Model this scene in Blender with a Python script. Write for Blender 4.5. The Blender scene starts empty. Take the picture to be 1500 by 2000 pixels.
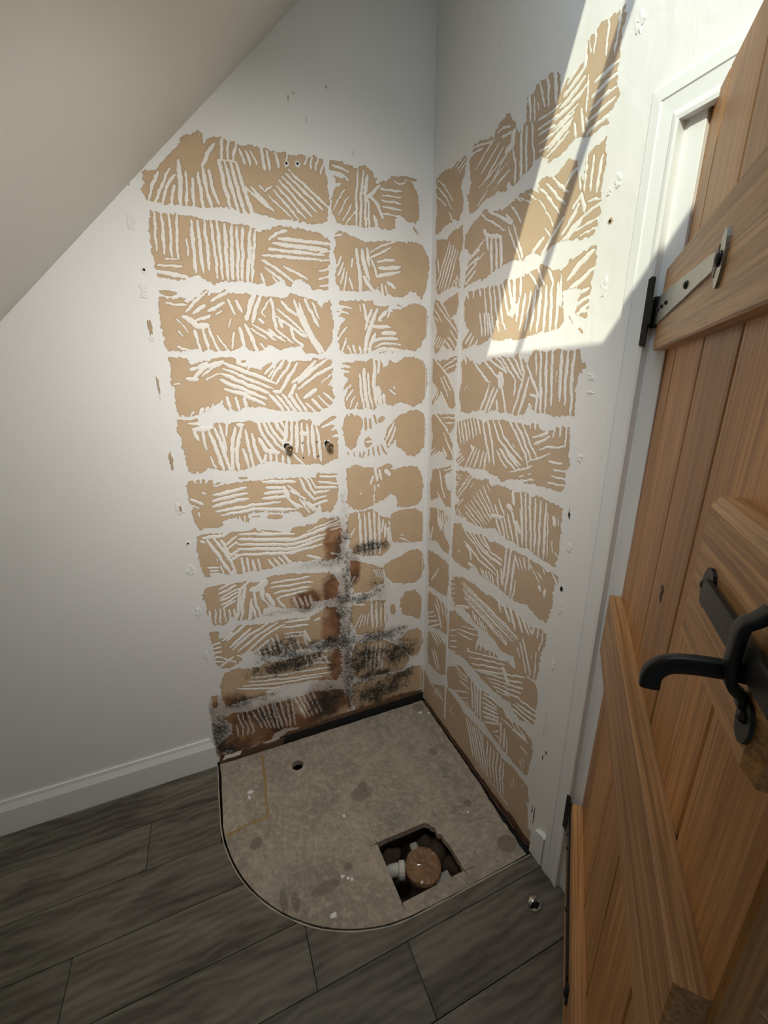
import bpy, bmesh, math, random
import numpy as np
from mathutils import Vector, Matrix, noise as mnoise

# ------------------------------------------------------------------ camera
sc = bpy.context.scene
COL = sc.collection
cd = bpy.data.cameras.new('camera'); cam = bpy.data.objects.new('camera', cd); COL.objects.link(cam)
cd.sensor_fit = 'HORIZONTAL'; cd.sensor_width = 36; cd.lens = 19.4589
cd.shift_x = 0.003385; cd.shift_y = 0.003556; cd.clip_start = 0.01
Rr = Vector((0.92208486, -0.38679285, -0.01227999)); Uu = Vector((0.12524506, 0.26824968, 0.95517317)); Ff = Vector((0.36616005, 0.88228873, -0.29579286))
M = Matrix((Rr, Uu, -Ff)).transposed().to_4x4(); M.translation = Vector((-0.85703, -1.54687, 1.52227))
cam.matrix_world = M
sc.camera = cam

# ------------------------------------------------------------------ world, sun, roof window daylight, added fill
w = bpy.data.worlds.new('sky'); sc.world = w; w.use_nodes = True
bg = w.node_tree.nodes['Background']; bg.inputs[0].default_value = (0.62, 0.76, 1.0, 1); bg.inputs[1].default_value = 0.10
SX, SY, SZ = 1.0, 0.714, -0.80                     # the way sunlight travels
sl = bpy.data.lights.new('sun', 'SUN'); sl.energy = 3.9; sl.angle = math.radians(0.7); sl.color = (1.0, 0.98, 0.80)
so = bpy.data.objects.new('sun', sl); COL.objects.link(so); so.rotation_euler = Vector((SX, SY, SZ)).to_track_quat('-Z', 'Y').to_euler()
al = bpy.data.lights.new('roof_window_daylight', 'AREA'); al.shape = 'RECTANGLE'; al.size = 0.44; al.size_y = 0.80; al.energy = 4.2; al.color = (0.70, 0.85, 1.0)
ao = bpy.data.objects.new('roof_window_daylight', al); COL.objects.link(ao)
ao.location = (-0.470, -1.17, 2.552)
ao.rotation_euler = Vector((0.7071, 0.0, -0.7071)).to_track_quat('-Z', 'Y').to_euler()

fl = bpy.data.lights.new('added_fill_light', 'AREA'); fl.shape = 'RECTANGLE'; fl.size = 0.28; fl.size_y = 0.22; fl.energy = 6.0; fl.spread = math.radians(122); fl.color = (1.0, 0.975, 0.93)  # fill lamp added to brighten the back wall, no real fitting there
fo = bpy.data.objects.new('added_fill_light', fl); COL.objects.link(fo); fo.location = (-0.70, -1.06, 1.95)
fo.rotation_euler = Vector((0.06, 0.80, -0.60)).to_track_quat('-Z', 'Y').to_euler()

sc.render.engine = 'CYCLES'
sc.cycles.use_denoising = True
sc.cycles.max_bounces = 8
sc.cycles.sample_clamp_indirect = 6
sc.view_settings.view_transform = 'Standard'; sc.view_settings.look = 'None'
sc.view_settings.exposure = 0.0; sc.view_settings.gamma = 1; sc.view_settings.use_curve_mapping = False

rnd = random.Random(5)

# ------------------------------------------------------------------ material helpers
def mat(name):
    m = bpy.data.materials.new(name); m.use_nodes = True
    nt = m.node_tree; return m, nt, nt.nodes['Principled BSDF']
def N(nt, t, **k):
    n = nt.nodes.new(t)
    for a, b in k.items(): setattr(n, a, b)
    return n
def lnk(nt, a, b): nt.links.new(a, b)
def noise(nt, vec, scale, detail=4, rough=.55, dist=0):
    n = N(nt, 'ShaderNodeTexNoise'); n.inputs['Scale'].default_value = scale; n.inputs['Detail'].default_value = detail
    n.inputs['Roughness'].default_value = rough; n.inputs['Distortion'].default_value = dist
    if vec is not None: lnk(nt, vec, n.inputs['Vector'])
    return n.outputs['Fac']
def ramp(nt, fac, stops, interp='LINEAR'):
    r = N(nt, 'ShaderNodeValToRGB'); r.color_ramp.interpolation = interp
    while len(r.color_ramp.elements) < len(stops): r.color_ramp.elements.new(.5)
    for e, (p, c) in zip(r.color_ramp.elements, stops):
        e.position = p; e.color = (c, c, c, 1) if isinstance(c, (int, float)) else (*c, 1)
    lnk(nt, fac, r.inputs[0]); return r.outputs[0]
def mix(nt, fac, a, b, mode='MIX'):
    m = N(nt, 'ShaderNodeMix', data_type='RGBA', blend_type=mode)
    for s, v in ((m.inputs[0], fac), (m.inputs[6], a), (m.inputs[7], b)):
        if hasattr(v, 'is_output'): lnk(nt, v, s)
        else: s.default_value = v if isinstance(v, (int, float)) else (*v, 1)
    return m.outputs[2]
def math_(nt, op, a, b=None, c=None, clamp=False):
    m = N(nt, 'ShaderNodeMath', operation=op); m.use_clamp = clamp
    for i, v in enumerate((a, b, c)):
        if v is None: continue
        if hasattr(v, 'is_output'): lnk(nt, v, m.inputs[i])
        else: m.inputs[i].default_value = v
    return m.outputs[0]
def objco(nt, scale=(1, 1, 1), rot=(0, 0, 0), rand=0):
    t = N(nt, 'ShaderNodeTexCoord'); mp = N(nt, 'ShaderNodeMapping'); mp.inputs['Scale'].default_value = scale; mp.inputs['Rotation'].default_value = rot
    lnk(nt, t.outputs['Object'], mp.inputs[0])
    if rand:
        oi = N(nt, 'ShaderNodeObjectInfo'); ml = N(nt, 'ShaderNodeVectorMath', operation='SCALE'); ml.inputs[0].default_value = (13.7, 7.1, 19.3)
        lnk(nt, oi.outputs['Random'], ml.inputs['Scale'])
        ad = N(nt, 'ShaderNodeVectorMath', operation='ADD'); lnk(nt, t.outputs['Object'], ad.inputs[0]); lnk(nt, ml.outputs[0], ad.inputs[1])
        lnk(nt, ad.outputs[0], mp.inputs[0])
    return mp.outputs[0]
def bump(nt, bs, h, strength=.3, dist=.002):
    b = N(nt, 'ShaderNodeBump'); b.inputs['Strength'].default_value = strength; b.inputs['Distance'].default_value = dist
    lnk(nt, h, b.inputs['Height']); lnk(nt, b.outputs[0], bs.inputs['Normal'])
def attr(nt, name):
    a = N(nt, 'ShaderNodeAttribute', attribute_name=name); return a.outputs['Fac']

def stain(nt, col, white=False):
    """rust and mould that follow the damp joint, from vertex attributes broken up by noise"""
    co = objco(nt)
    ru, mo = attr(nt, 'rust'), attr(nt, 'mould')
    n1 = noise(nt, co, 22, 6, .65); n2 = noise(nt, co, 95, 5, .75, .6); n3 = noise(nt, co, 9, 5, .6)
    rf = math_(nt, 'ADD', ru, math_(nt, 'MULTIPLY', math_(nt, 'SUBTRACT', n1, .5), 1.1))
    rf = math_(nt, 'MULTIPLY', ramp(nt, rf, [(.12, 0), (.55, 1)]), ramp(nt, ru, [(0, 0), (.12, 1)]))
    rc = ramp(nt, n3, [(.34, (.040, .016, .008)), (.48, (.17, .070, .028)), (.64, (.33, .17, .085))])
    col = mix(nt, math_(nt, 'MULTIPLY', rf, .5 if white else .95), col, rc)
    n4 = noise(nt, co, 210, 3, .7)
    mf = math_(nt, 'ADD', math_(nt, 'MULTIPLY', mo, .88), math_(nt, 'MULTIPLY', math_(nt, 'SUBTRACT', n2, .5), 2.6))
    mf = math_(nt, 'ADD', mf, math_(nt, 'MULTIPLY', math_(nt, 'SUBTRACT', n1, .5), 2.6))
    mf = math_(nt, 'ADD', mf, math_(nt, 'MULTIPLY', math_(nt, 'SUBTRACT', n4, .5), 2.4))
    mf = math_(nt, 'MULTIPLY', ramp(nt, mf, [(.40, 0), (.86, 1)]), ramp(nt, mo, [(.02, 0), (.3, 1)]))
    haze = math_(nt, 'MULTIPLY', ramp(nt, mo, [(.1, 0), (1., 1)]), .34)
    col = mix(nt, haze, col, (.10, .085, .065))
    col = mix(nt, math_(nt, 'MULTIPLY', mf, .95), col, (.020, .019, .016))
    if white:
        cr = math_(nt, 'MULTIPLY', ramp(nt, noise(nt, co, 170, 4, .7, .4), [(.53, 0), (.60, .85)]), ramp(nt, mo, [(.05, 0), (.35, 1)]))
        col = mix(nt, cr, col, (.66, .64, .60))
    return col

# white wall paint
def paint(name, base, st=False, wavy=False):
    m, nt, b = mat(name)
    co = objco(nt)
    c = mix(nt, noise(nt, co, 3, 4), tuple(x * .96 for x in base), tuple(min(1, x * 1.03) for x in base))
    if st: c = stain(nt, c, True)
    lnk(nt, c, b.inputs['Base Color']); b.inputs['Roughness'].default_value = .62
    h = noise(nt, co, 260, 3, .6)
    if wavy:
        cv = objco(nt, (1, 3.2, 1.6)); h = math_(nt, 'ADD', math_(nt, 'MULTIPLY', noise(nt, cv, 7, 2, .4, .7), 9.0), h)
    bump(nt, b, h, .25, .0012); return m
M_WALL = paint('wall_paint', (.80, .785, .755), True)
M_WALLR = paint('wall_paint_undulating', (.80, .785, .755), False, True)
M_CEIL = paint('ceiling_paint', (.66, .645, .59))
M_GLOSS, nt, b = mat('white_gloss_woodwork'); b.inputs['Base Color'].default_value = (.80, .80, .78, 1); b.inputs['Roughness'].default_value = .32
bump(nt, b, noise(nt, objco(nt, (40, 40, 4)), 6, 3), .12, .001)
M_FILL = paint('filler_white', (.78, .77, .74))

# bare tan plaster left where adhesive pulled the paint off
M_TAN, nt, b = mat('bare_tan_plaster')
co = objco(nt)
tc = ramp(nt, noise(nt, co, 14, 5, .6), [(.3, (.52, .375, .235)), (.7, (.575, .415, .265))])
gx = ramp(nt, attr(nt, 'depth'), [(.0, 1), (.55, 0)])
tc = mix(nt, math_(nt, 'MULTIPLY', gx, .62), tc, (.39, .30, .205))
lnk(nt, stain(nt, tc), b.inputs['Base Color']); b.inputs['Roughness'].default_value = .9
bump(nt, b, noise(nt, co, 300, 3), .2, .0008)
M_TANR, nt, b = mat('bare_tan_plaster_right')
co = objco(nt)
tc = ramp(nt, noise(nt, co, 14, 5, .6), [(.3, (.51, .375, .25)), (.7, (.555, .41, .275))])
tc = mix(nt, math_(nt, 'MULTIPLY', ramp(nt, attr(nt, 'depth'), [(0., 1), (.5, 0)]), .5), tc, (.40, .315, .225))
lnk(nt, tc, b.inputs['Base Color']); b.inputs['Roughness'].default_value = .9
# adhesive ridge residue
M_GLUE, nt, b = mat('white_adhesive_residue')
co = objco(nt)
lnk(nt, stain(nt, mix(nt, noise(nt, co, 60, 3), (.80, .755, .685), (.87, .83, .765)), True), b.inputs['Base Color']); b.inputs['Roughness'].default_value = .8

def oak(name, along, dark, light, grain=1.0, rough=.45):
    """oak with grain along local x (0) or z (2)"""
    m, nt, b = mat(name)
    s1 = [44, 44, 44]; s1[along] = 1.1; s2 = [210, 210, 210]; s2[along] = 4.0; s3 = [5, 5, 5]; s3[along] = .7
    big = noise(nt, objco(nt, s3, rand=1), 1.3, 3, .5, .8)
    fine = noise(nt, objco(nt, s1, rand=1), 1.6, 5, .6, .9)
    pore = noise(nt, objco(nt, s2, rand=1), 1.0, 3, .7, .2)
    g = math_(nt, 'ADD', math_(nt, 'MULTIPLY', fine, .62), math_(nt, 'MULTIPLY', big, .38))
    c = ramp(nt, g, [(.38, dark), (.5, tuple((a + c_) / 2 for a, c_ in zip(dark, light))), (.60, light)])
    c = mix(nt, math_(nt, 'MULTIPLY', ramp(nt, pore, [(.47, 0), (.60, 1)]), .40 * grain), c, tuple(x * .42 for x in dark))
    oi = N(nt, 'ShaderNodeObjectInfo')
    hs = N(nt, 'ShaderNodeHueSaturation'); lnk(nt, c, hs.inputs['Color'])
    lnk(nt, math_(nt, 'MULTIPLY_ADD', oi.outputs['Random'], .34, .84), hs.inputs['Value'])
    kn = N(nt, 'ShaderNodeTexVoronoi'); sv = [3.1, 3.1, 3.1]; sv[along] = 1.1; lnk(nt, objco(nt, sv, rand=1), kn.inputs['Vector']); kn.inputs['Scale'].default_value = 1.5
    c = mix(nt, ramp(nt, kn.outputs['Distance'], [(.0, .8), (.07, 0)]), hs.outputs[0], (.06, .03, .016))
    lnk(nt, c, b.inputs['Base Color']); b.inputs['Roughness'].default_value = rough
    bump(nt, b, math_(nt, 'ADD', fine, pore), .22 * grain, .001); return m
M_OAKV = oak('oak_vertical_grain', 2, (.33, .142, .040), (.56, .280, .098))
M_OAKH = oak('oak_horizontal_grain', 0, (.38, .180, .062), (.64, .350, .145), 1.3)

def planks_mat(name, cols, bumpy=.1, rough=.5):
    m, nt, b = mat(name)
    v = objco(nt, (1, 1, 1), rand=1)
    wv = N(nt, 'ShaderNodeMapping'); wv.inputs['Scale'].default_value = (2.0, 9, 4); lnk(nt, v, wv.inputs[0])
    big = noise(nt, wv.outputs[0], 1.0, 4, .55, 1.6)
    w2 = N(nt, 'ShaderNodeMapping'); w2.inputs['Scale'].default_value = (9, 120, 10); lnk(nt, v, w2.inputs[0])
    fine = noise(nt, w2.outputs[0], 1.0, 4, .7, .3)
    lines = N(nt, 'ShaderNodeTexWave', wave_type='BANDS', bands_direction='Y'); lines.inputs['Scale'].default_value = 5.0; lines.inputs['Distortion'].default_value = 9; lines.inputs['Detail'].default_value = 3; lines.inputs['Detail Scale'].default_value = 1.1
    w3 = N(nt, 'ShaderNodeMapping'); w3.inputs['Scale'].default_value = (1.0, 2.2, 1); lnk(nt, v, w3.inputs[0]); lnk(nt, w3.outputs[0], lines.inputs['Vector'])
    g = math_(nt, 'ADD', math_(nt, 'MULTIPLY', big, .7), math_(nt, 'ADD', math_(nt, 'MULTIPLY', fine, .16), math_(nt, 'MULTIPLY', lines.outputs['Fac'], .10)))
    c = ramp(nt, g, [(.32, cols[0]), (.46, cols[1]), (.60, cols[2])])
    oi = N(nt, 'ShaderNodeObjectInfo'); hs = N(nt, 'ShaderNodeHueSaturation'); lnk(nt, c, hs.inputs['Color'])
    lnk(nt, math_(nt, 'MULTIPLY_ADD', oi.outputs['Random'], .25, .86), hs.inputs['Value'])
    lnk(nt, hs.outputs[0], b.inputs['Base Color']); b.inputs['Roughness'].default_value = rough
    bump(nt, b, fine, bumpy, .001); return m
M_LVT = planks_mat('grey_wood_effect_vinyl', ((.050, .041, .028), (.108, .096, .073), (.165, .150, .118)))
M_HALL = planks_mat('brown_hall_floor', ((.03, .018, .01), (.06, .035, .02), (.08, .05, .03)))

# chipboard left bare under the old shower tray
SPOTS = [(-.47, -.372, .045, .030), (-.455, -.345, .02, .02), (-.873, -.403, .022, .022), (-.686, -.629, .05, .018), (-.069, -.748, .035, .03), (-.051, -.056, .03, .025),
         (-.116, -.313, .018, .02), (-.815, -.616, .012, .04), (-.781, -.63, .012, .03), (-.11, -.57, .015, .015), (-.60, -.60, .014, .014)]
M_BOARD, nt, b = mat('dusty_chipboard')
co = objco(nt)
n1 = noise(nt, co, 5, 6, .65); n2 = noise(nt, co, 38, 5, .7); n3 = noise(nt, co, 130, 2, .5)
c = ramp(nt, n1, [(.32, (.215, .205, .155)), (.5, (.32, .275, .21)), (.66, (.40, .35, .275))])
c = mix(nt, ramp(nt, n2, [(.45, 0), (.62, .6)]), c, (.52, .43, .34))
c = mix(nt, ramp(nt, noise(nt, co, 3.2, 3), [(.52, 0), (.66, .5)]), c, (.19, .19, .155))
c = mix(nt, ramp(nt, noise(nt, co, 75, 6, .8, .5), [(.50, 0), (.66, .55)]), c, (.16, .13, .10))
msk = None
for x, y, rx, ry in SPOTS:
    vm = N(nt, 'ShaderNodeMapping'); vm.inputs['Location'].default_value = (-x / rx, -y / ry, 0); vm.inputs['Scale'].default_value = (1 / rx, 1 / ry, 0)
    lnk(nt, co, vm.inputs[0]); ln = N(nt, 'ShaderNodeVectorMath', operation='LENGTH'); lnk(nt, vm.outputs[0], ln.inputs[0])
    d = math_(nt, 'SUBTRACT', 1.35, ln.outputs['Value'], clamp=True); msk = d if msk is None else math_(nt, 'MAXIMUM', msk, d)
msk = ramp(nt, math_(nt, 'ADD', msk, math_(nt, 'MULTIPLY', math_(nt, 'SUBTRACT', n2, .5), .9)), [(.30, 0), (.46, .6)])
c = mix(nt, msk, c, (.14, .108, .078))
c = mix(nt, ramp(nt, n3, [(.70, 0), (.73, .8)]), c, (.55, .50, .42))
lnk(nt, c, b.inputs['Base Color']); b.inputs['Roughness'].default_value = .85
bump(nt, b, n2, .3, .001)

def plain(name, col, rough=.5, metal=0, nscale=30, var=.15, bs=0):
    m, nt, b = mat(name); co = objco(nt); c = mix(nt, noise(nt, co, nscale, 4), tuple(x * (1 - var) for x in col), tuple(min(1, x * (1 + var)) for x in col))
    lnk(nt, c, b.inputs['Base Color']); b.inputs['Roughness'].default_value = rough; b.inputs['Metallic'].default_value = metal
    if bs: bump(nt, b, noise(nt, co, nscale, 3), bs, .001)
    return m
M_IRON = plain('black_beeswaxed_iron', (.011, .011, .010), .40, .35, 45, .3, .5)
M_STRAP = plain('hammered_iron_painted_sheen', (.30, .30, .27), .34, .85, 22, .4, .8)  # iron strap, its silvery reflected light put into the colour
M_BRASS = plain('dull_brass', (.42, .34, .22), .3, 1, 60, .2)
M_STEEL = plain('brushed_steel', (.55, .54, .52), .22, 1, 60, .1)
M_DARK = plain('black_void', (.006, .005, .004), .95)
M_GAP = plain('black_gap', (.010, .010, .009), .9)
M_EARTH = plain('dark_underfloor', (.075, .048, .030), .95, 0, 18, .7, .9)
M_GREYP = plain('grey_plastic_pipe', (.36, .35, .31), .4, 0, 30, .08)
M_WHITEP = plain('white_plastic', (.60, .58, .52), .35, 0, 30, .05)
M_TAPE = plain('brown_parcel_tape', (.25, .14, .072), .12, 0, 14, .3, .5)
M_YELLOW = plain('yellow_wood_glue', (.34, .22, .085), .6, 0, 30, .3)
M_BEAD = plain('cream_sealant', (.42, .385, .31), .6, 0, 30, .1)
M_TORN = plain('torn_brown_plasterboard', (.12, .065, .035), .95, 0, 40, .6, .8)
M_HALLW = plain('hall_wall', (.10, .10, .11), .9)
M_GLASS, nt, b = mat('window_glass'); nt.nodes.remove(b)
tr = N(nt, 'ShaderNodeBsdfTransparent'); tr.inputs[0].default_value = (.97, .99, .97, 1); gl = N(nt, 'ShaderNodeBsdfGlossy'); gl.inputs['Roughness'].default_value = .02
ms = N(nt, 'ShaderNodeMixShader'); ms.inputs[0].default_value = .06; lnk(nt, tr.outputs[0], ms.inputs[1]); lnk(nt, gl.outputs[0], ms.inputs[2]); lnk(nt, ms.outputs[0], nt.nodes['Material Output'].inputs[0])

# ------------------------------------------------------------------ object helpers
def link(name, me, m, parent=None, smooth=False):
    o = bpy.data.objects.new(name, me); COL.objects.link(o)
    if m is not None and not me.materials: me.materials.append(m)
    if parent is not None: o.parent = parent
    if smooth:
        me.polygons.foreach_set('use_smooth', [True] * len(me.polygons))
    return o
def bmo(name, bm, m, parent=None, smooth=False, auto=None):
    bmesh.ops.recalc_face_normals(bm, faces=bm.faces)
    me = bpy.data.meshes.new(name); bm.to_mesh(me); bm.free()
    o = link(name, me, m, parent, smooth)
    if auto is not None: me.set_sharp_from_angle(angle=math.radians(auto))
    return o
def py(name, vs, fs, m, parent=None, smooth=False):
    me = bpy.data.meshes.new(name); me.from_pydata(vs, [], fs); me.update(); return link(name, me, m, parent, smooth)
def struct(o): o['kind'] = 'structure'; return o
def tag(o, label, cat, group=None):
    o['label'] = label; o['category'] = cat
    if group: o['group'] = group
    return o
def empty(name, loc=(0, 0, 0)):
    o = bpy.data.objects.new(name, None); COL.objects.link(o); o.location = loc; o.empty_display_size = .05; return o
def box(bm, a, b, bev=0, seg=1):
    """axis-aligned box a..b into bm, optional bevel"""
    a, b = [min(p, q) for p, q in zip(a, b)], [max(p, q) for p, q in zip(a, b)]
    t = bmesh.new(); bmesh.ops.create_cube(t, size=1)
    for v in t.verts: v.co = Vector([(a[i] + b[i]) / 2 + v.co[i] * (b[i] - a[i]) for i in range(3)])
    if bev: bmesh.ops.bevel(t, geom=t.edges[:], offset=bev, segments=seg, affect='EDGES', profile=.6)
    me = bpy.data.meshes.new('t'); t.to_mesh(me); t.free(); bm.from_mesh(me); bpy.data.meshes.remove(me)
def bx(name, a, b, m, parent=None, bev=0, seg=1):
    bm = bmesh.new(); box(bm, a, b, bev, seg); return bmo(name, bm, m, parent)
def tube(bm, pts, r, n=12, caps=True, flat=None):
    """round (or flat: half-width, half-thickness with side vector) tube through pts"""
    pts = [Vector(p) for p in pts]; rings = []
    prev = None
    for i, p in enumerate(pts):
        d = (pts[min(i + 1, len(pts) - 1)] - pts[max(i - 1, 0)]).normalized()
        if flat: s = Vector(flat[0]); s = (s - d * s.dot(d)).normalized()
        else:
            s = prev if prev is not None else (Vector((0, 0, 1)) if abs(d.z) < .9 else Vector((1, 0, 0)))
            s = (s - d * s.dot(d)).normalized(); prev = s
        t = d.cross(s); ring = []
        rr = r[i] if isinstance(r, (list, tuple)) else r
        for k in range(n):
            a = 2 * math.pi * k / n
            if flat:
                hw = flat[1][i] if isinstance(flat[1], (list, tuple)) else flat[1]
                ca, sa = math.cos(a + math.pi / n), math.sin(a + math.pi / n)
                q = .45; ca = math.copysign(abs(ca) ** q, ca); sa = math.copysign(abs(sa) ** q, sa)
                ring.append(bm.verts.new(p + s * ca * hw + t * sa * flat[2]))
            else: ring.append(bm.verts.new(p + (s * math.cos(a) + t * math.sin(a)) * rr))
        rings.append(ring)
    for a, b in zip(rings, rings[1:]):
        for k in range(n): bm.faces.new((a[k], a[(k + 1) % n], b[(k + 1) % n], b[k]))
    if caps: bm.faces.new(rings[0][::-1]); bm.faces.new(rings[-1])
def fine(pts, k=4):
    """smooth curve through the points"""
    P_ = [Vector(p) for p in pts]; out = []
    for i in range(len(P_) - 1):
        a, b, c, d = P_[max(i - 1, 0)], P_[i], P_[i + 1], P_[min(i + 2, len(P_) - 1)]
        for t in [j / k for j in range(k)]:
            out.append(.5 * ((2 * b) + (c - a) * t + (2 * a - 5 * b + 4 * c - d) * t * t + (3 * b - a - 3 * c + d) * t ** 3))
    return out + [P_[-1]]
def lathe(bm, c, axis, prof, n=20):
    """prof: list of (distance along axis, radius)"""
    c, ax = Vector(c), Vector(axis).normalized(); s = ax.orthogonal().normalized(); t = ax.cross(s); rings = []
    for h, r in prof: rings.append([bm.verts.new(c + ax * h + (s * math.cos(2 * math.pi * k / n) + t * math.sin(2 * math.pi * k / n)) * max(r, 1e-5)) for k in range(n)])
    for a, b in zip(rings, rings[1:]):
        for k in range(n): bm.faces.new((a[k], a[(k + 1) % n], b[(k + 1) % n], b[k]))
    bm.faces.new(rings[0][::-1]); bm.faces.new(rings[-1])
def prism(bm, poly, to3, h0, h1):
    """extrude polygon (2-D) between h0 and h1, to3(u,v,h) -> point"""
    a = [bm.verts.new(to3(u, v, h0)) for u, v in poly]; b = [bm.verts.new(to3(u, v, h1)) for u, v in poly]; n = len(poly)
    bm.faces.new(a[::-1]); bm.faces.new(b)
    for k in range(n): bm.faces.new((a[k], a[(k + 1) % n], b[(k + 1) % n], b[k]))
def rough_disc(bm, to3, cx, cy, rx, ry, h, seed, n=16, amp=.3, taper=.55):
    """small irregular domed lump lying on a surface; to3(u,v,h)"""
    r = random.Random(seed); rad = [1 + amp * (r.random() - .5) * 2 for _ in range(n)]; rings = []
    for f, hh in ((1, 0), (.86, h * .8), (taper, h), (taper * .4, h * .75)):
        rings.append([bm.verts.new(to3(cx + rx * f * rad[k] * math.cos(2 * math.pi * k / n), cy + ry * f * rad[k] * math.sin(2 * math.pi * k / n), hh * (.7 + .6 * r.random()) if hh else 0)) for k in range(n)])
    for a, b in zip(rings, rings[1:]):
        for k in range(n): bm.faces.new((a[k], a[(k + 1) % n], b[(k + 1) % n], b[k]))
    bm.faces.new(rings[-1])
BACK = lambda u, v, h: Vector((u, -h, v))            # u = x, v = z on the back wall
RIGHT = lambda u, v, h: Vector((-h, u, v))           # u = y, v = z on the right wall
FLOOR = lambda u, v, h: Vector((u, v, h))

# ------------------------------------------------------------------ stain masks of the back wall (x, z, rx, rz)
RUST = [(-0.421, 0.91, 0.048, 0.102), (-0.432, 0.679, 0.060, 0.098), (-0.44, 0.506, 0.06, 0.116), (-0.426, 0.289, 0.05, 0.167), (-0.493, 0.157, 0.11, 0.114), (-0.932, 0.193, 0.13, 0.129), (-0.348, 0.782, 0.032, 0.072), (-0.768, 0.159, 0.13, 0.081), (-0.554, 0.67, 0.064, 0.048), (-0.687, 0.072, 0.186, 0.056), (-0.9, 0.06, 0.1, 0.07), (-.2, .03, .2, .03)]
MOULD = [(-0.677, 0.469, 0.106, 0.075), (-0.235, 0.42, 0.144, 0.035), (-0.314, 0.31, 0.116, 0.098), (-0.144, 0.303, 0.11, 0.081), (-0.265, 0.216, 0.134, 0.041), (-0.24, 0.114, 0.166, 0.075), (-0.96, 0.124, 0.043, 0.157), (-0.842, 0.266, 0.145, 0.026), (-0.756, 0.168, 0.13, 0.067), (-0.232, 0.661, 0.055, 0.103), (-0.276, 0.864, 0.095, 0.033), (-0.458, 0.83, 0.134, 0.020), (-0.556, 0.646, 0.178, 0.020), (-0.478, 0.451, 0.142, 0.031), (-0.379, 0.692, 0.024, 0.413), (-0.386, 0.248, 0.032, 0.19), (-0.635, 0.394, 0.183, 0.055), (-0.408, 0.432, 0.121, 0.026), (-0.494, 0.143, 0.098, 0.085), (-0.131, 0.167, 0.085, 0.05), (-0.329, 0.631, 0.096, 0.02), (-.93, .05, .07, .06), (-.41, .87, .02, .07), (-.41, .62, .025, .07), (-.41,.45,.03,.07)]
MSTR = {14: .62, 7: .7, 9: .5, 11: .6, 12: .5, 8: .6, 21: .7, 0: .9, 22: .8}
def blobs(x, z, L, st={}):
    o = np.zeros_like(x)
    for i, (cx, cz, rx, rz) in enumerate(L):
        d = np.sqrt(((x - cx) / rx) ** 2 + ((z - cz) / rz) ** 2)
        o = np.maximum(o, np.clip(1.35 - d, 0, 1) * st.get(i, 1.0))
    return o * (x > -.987)
def set_attr(me, name, vals):
    a = me.attributes.new(name, 'FLOAT', 'POINT'); a.data.foreach_set('value', np.asarray(vals, dtype=np.float32))
def stain_attrs(me):
    co = np.empty(len(me.vertices) * 3, dtype=np.float32); me.vertices.foreach_get('co', co); co = co.reshape(-1, 3)
    set_attr(me, 'rust', blobs(co[:, 0], co[:, 2], RUST)); set_attr(me, 'mould', blobs(co[:, 0], co[:, 2], MOULD, MSTR))

# ================================================================== ROOM SHELL
# back wall: one fine sheet where the shower stood, plain sheets around it
def gridsheet(x0, x1, z0, z1, st):
    xs = np.linspace(x0, x1, max(2, int((x1 - x0) / st) + 1)); zs = np.linspace(z0, z1, max(2, int((z1 - z0) / st) + 1))
    vs = [(x, 0, z) for z in zs for x in xs]; n = len(xs)
    fs = [(j * n + i, j * n + i + 1, (j + 1) * n + i + 1, (j + 1) * n + i) for j in range(len(zs) - 1) for i in range(n - 1)]
    return vs, fs
vs, fs = gridsheet(-1.05, 0, 0.03, 1.4, .012)
def addsheet(x0, x1, z0, z1):
    k = len(vs); vs.extend([(x0, 0, z0), (x1, 0, z0), (x1, 0, z1), (x0, 0, z1)]); fs.append((k, k + 1, k + 2, k + 3))
addsheet(-2.2, -1.05, 0, 3.05); addsheet(-1.05, 0, 1.4, 3.05); addsheet(-1.05, -.72, 0, .03)
k = len(vs); vs.extend([(-2.2, .1, -.2), (.12, .1, -.2), (.12, .1, 3.05), (-2.2, .1, 3.05)]); fs.append((k + 3, k + 2, k + 1, k))
wall_back = struct(py('wall_back', vs, fs, M_WALL)); stain_attrs(wall_back.data)

# right wall with the doorway (opening y -0.921 .. -1.70, up to z 1.985)
bm = bmesh.new()
OP0, OP1, OPZ = -.935, -1.74, 2.0
for (y0, y1, z0, z1) in ((0, OP0, 0, 3.05), (OP1, -2.6, 0, 3.05), (OP0, OP1, OPZ, 3.05)):
    box(bm, (0, y1, z0), (.10, y0, z1))
wall_right = struct(bmo('wall_right', bm, M_WALLR))
wall_left = struct(bx('wall_left', (-2.3, -2.6, 0), (-2.2, 0, .9), M_CEIL))

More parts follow.
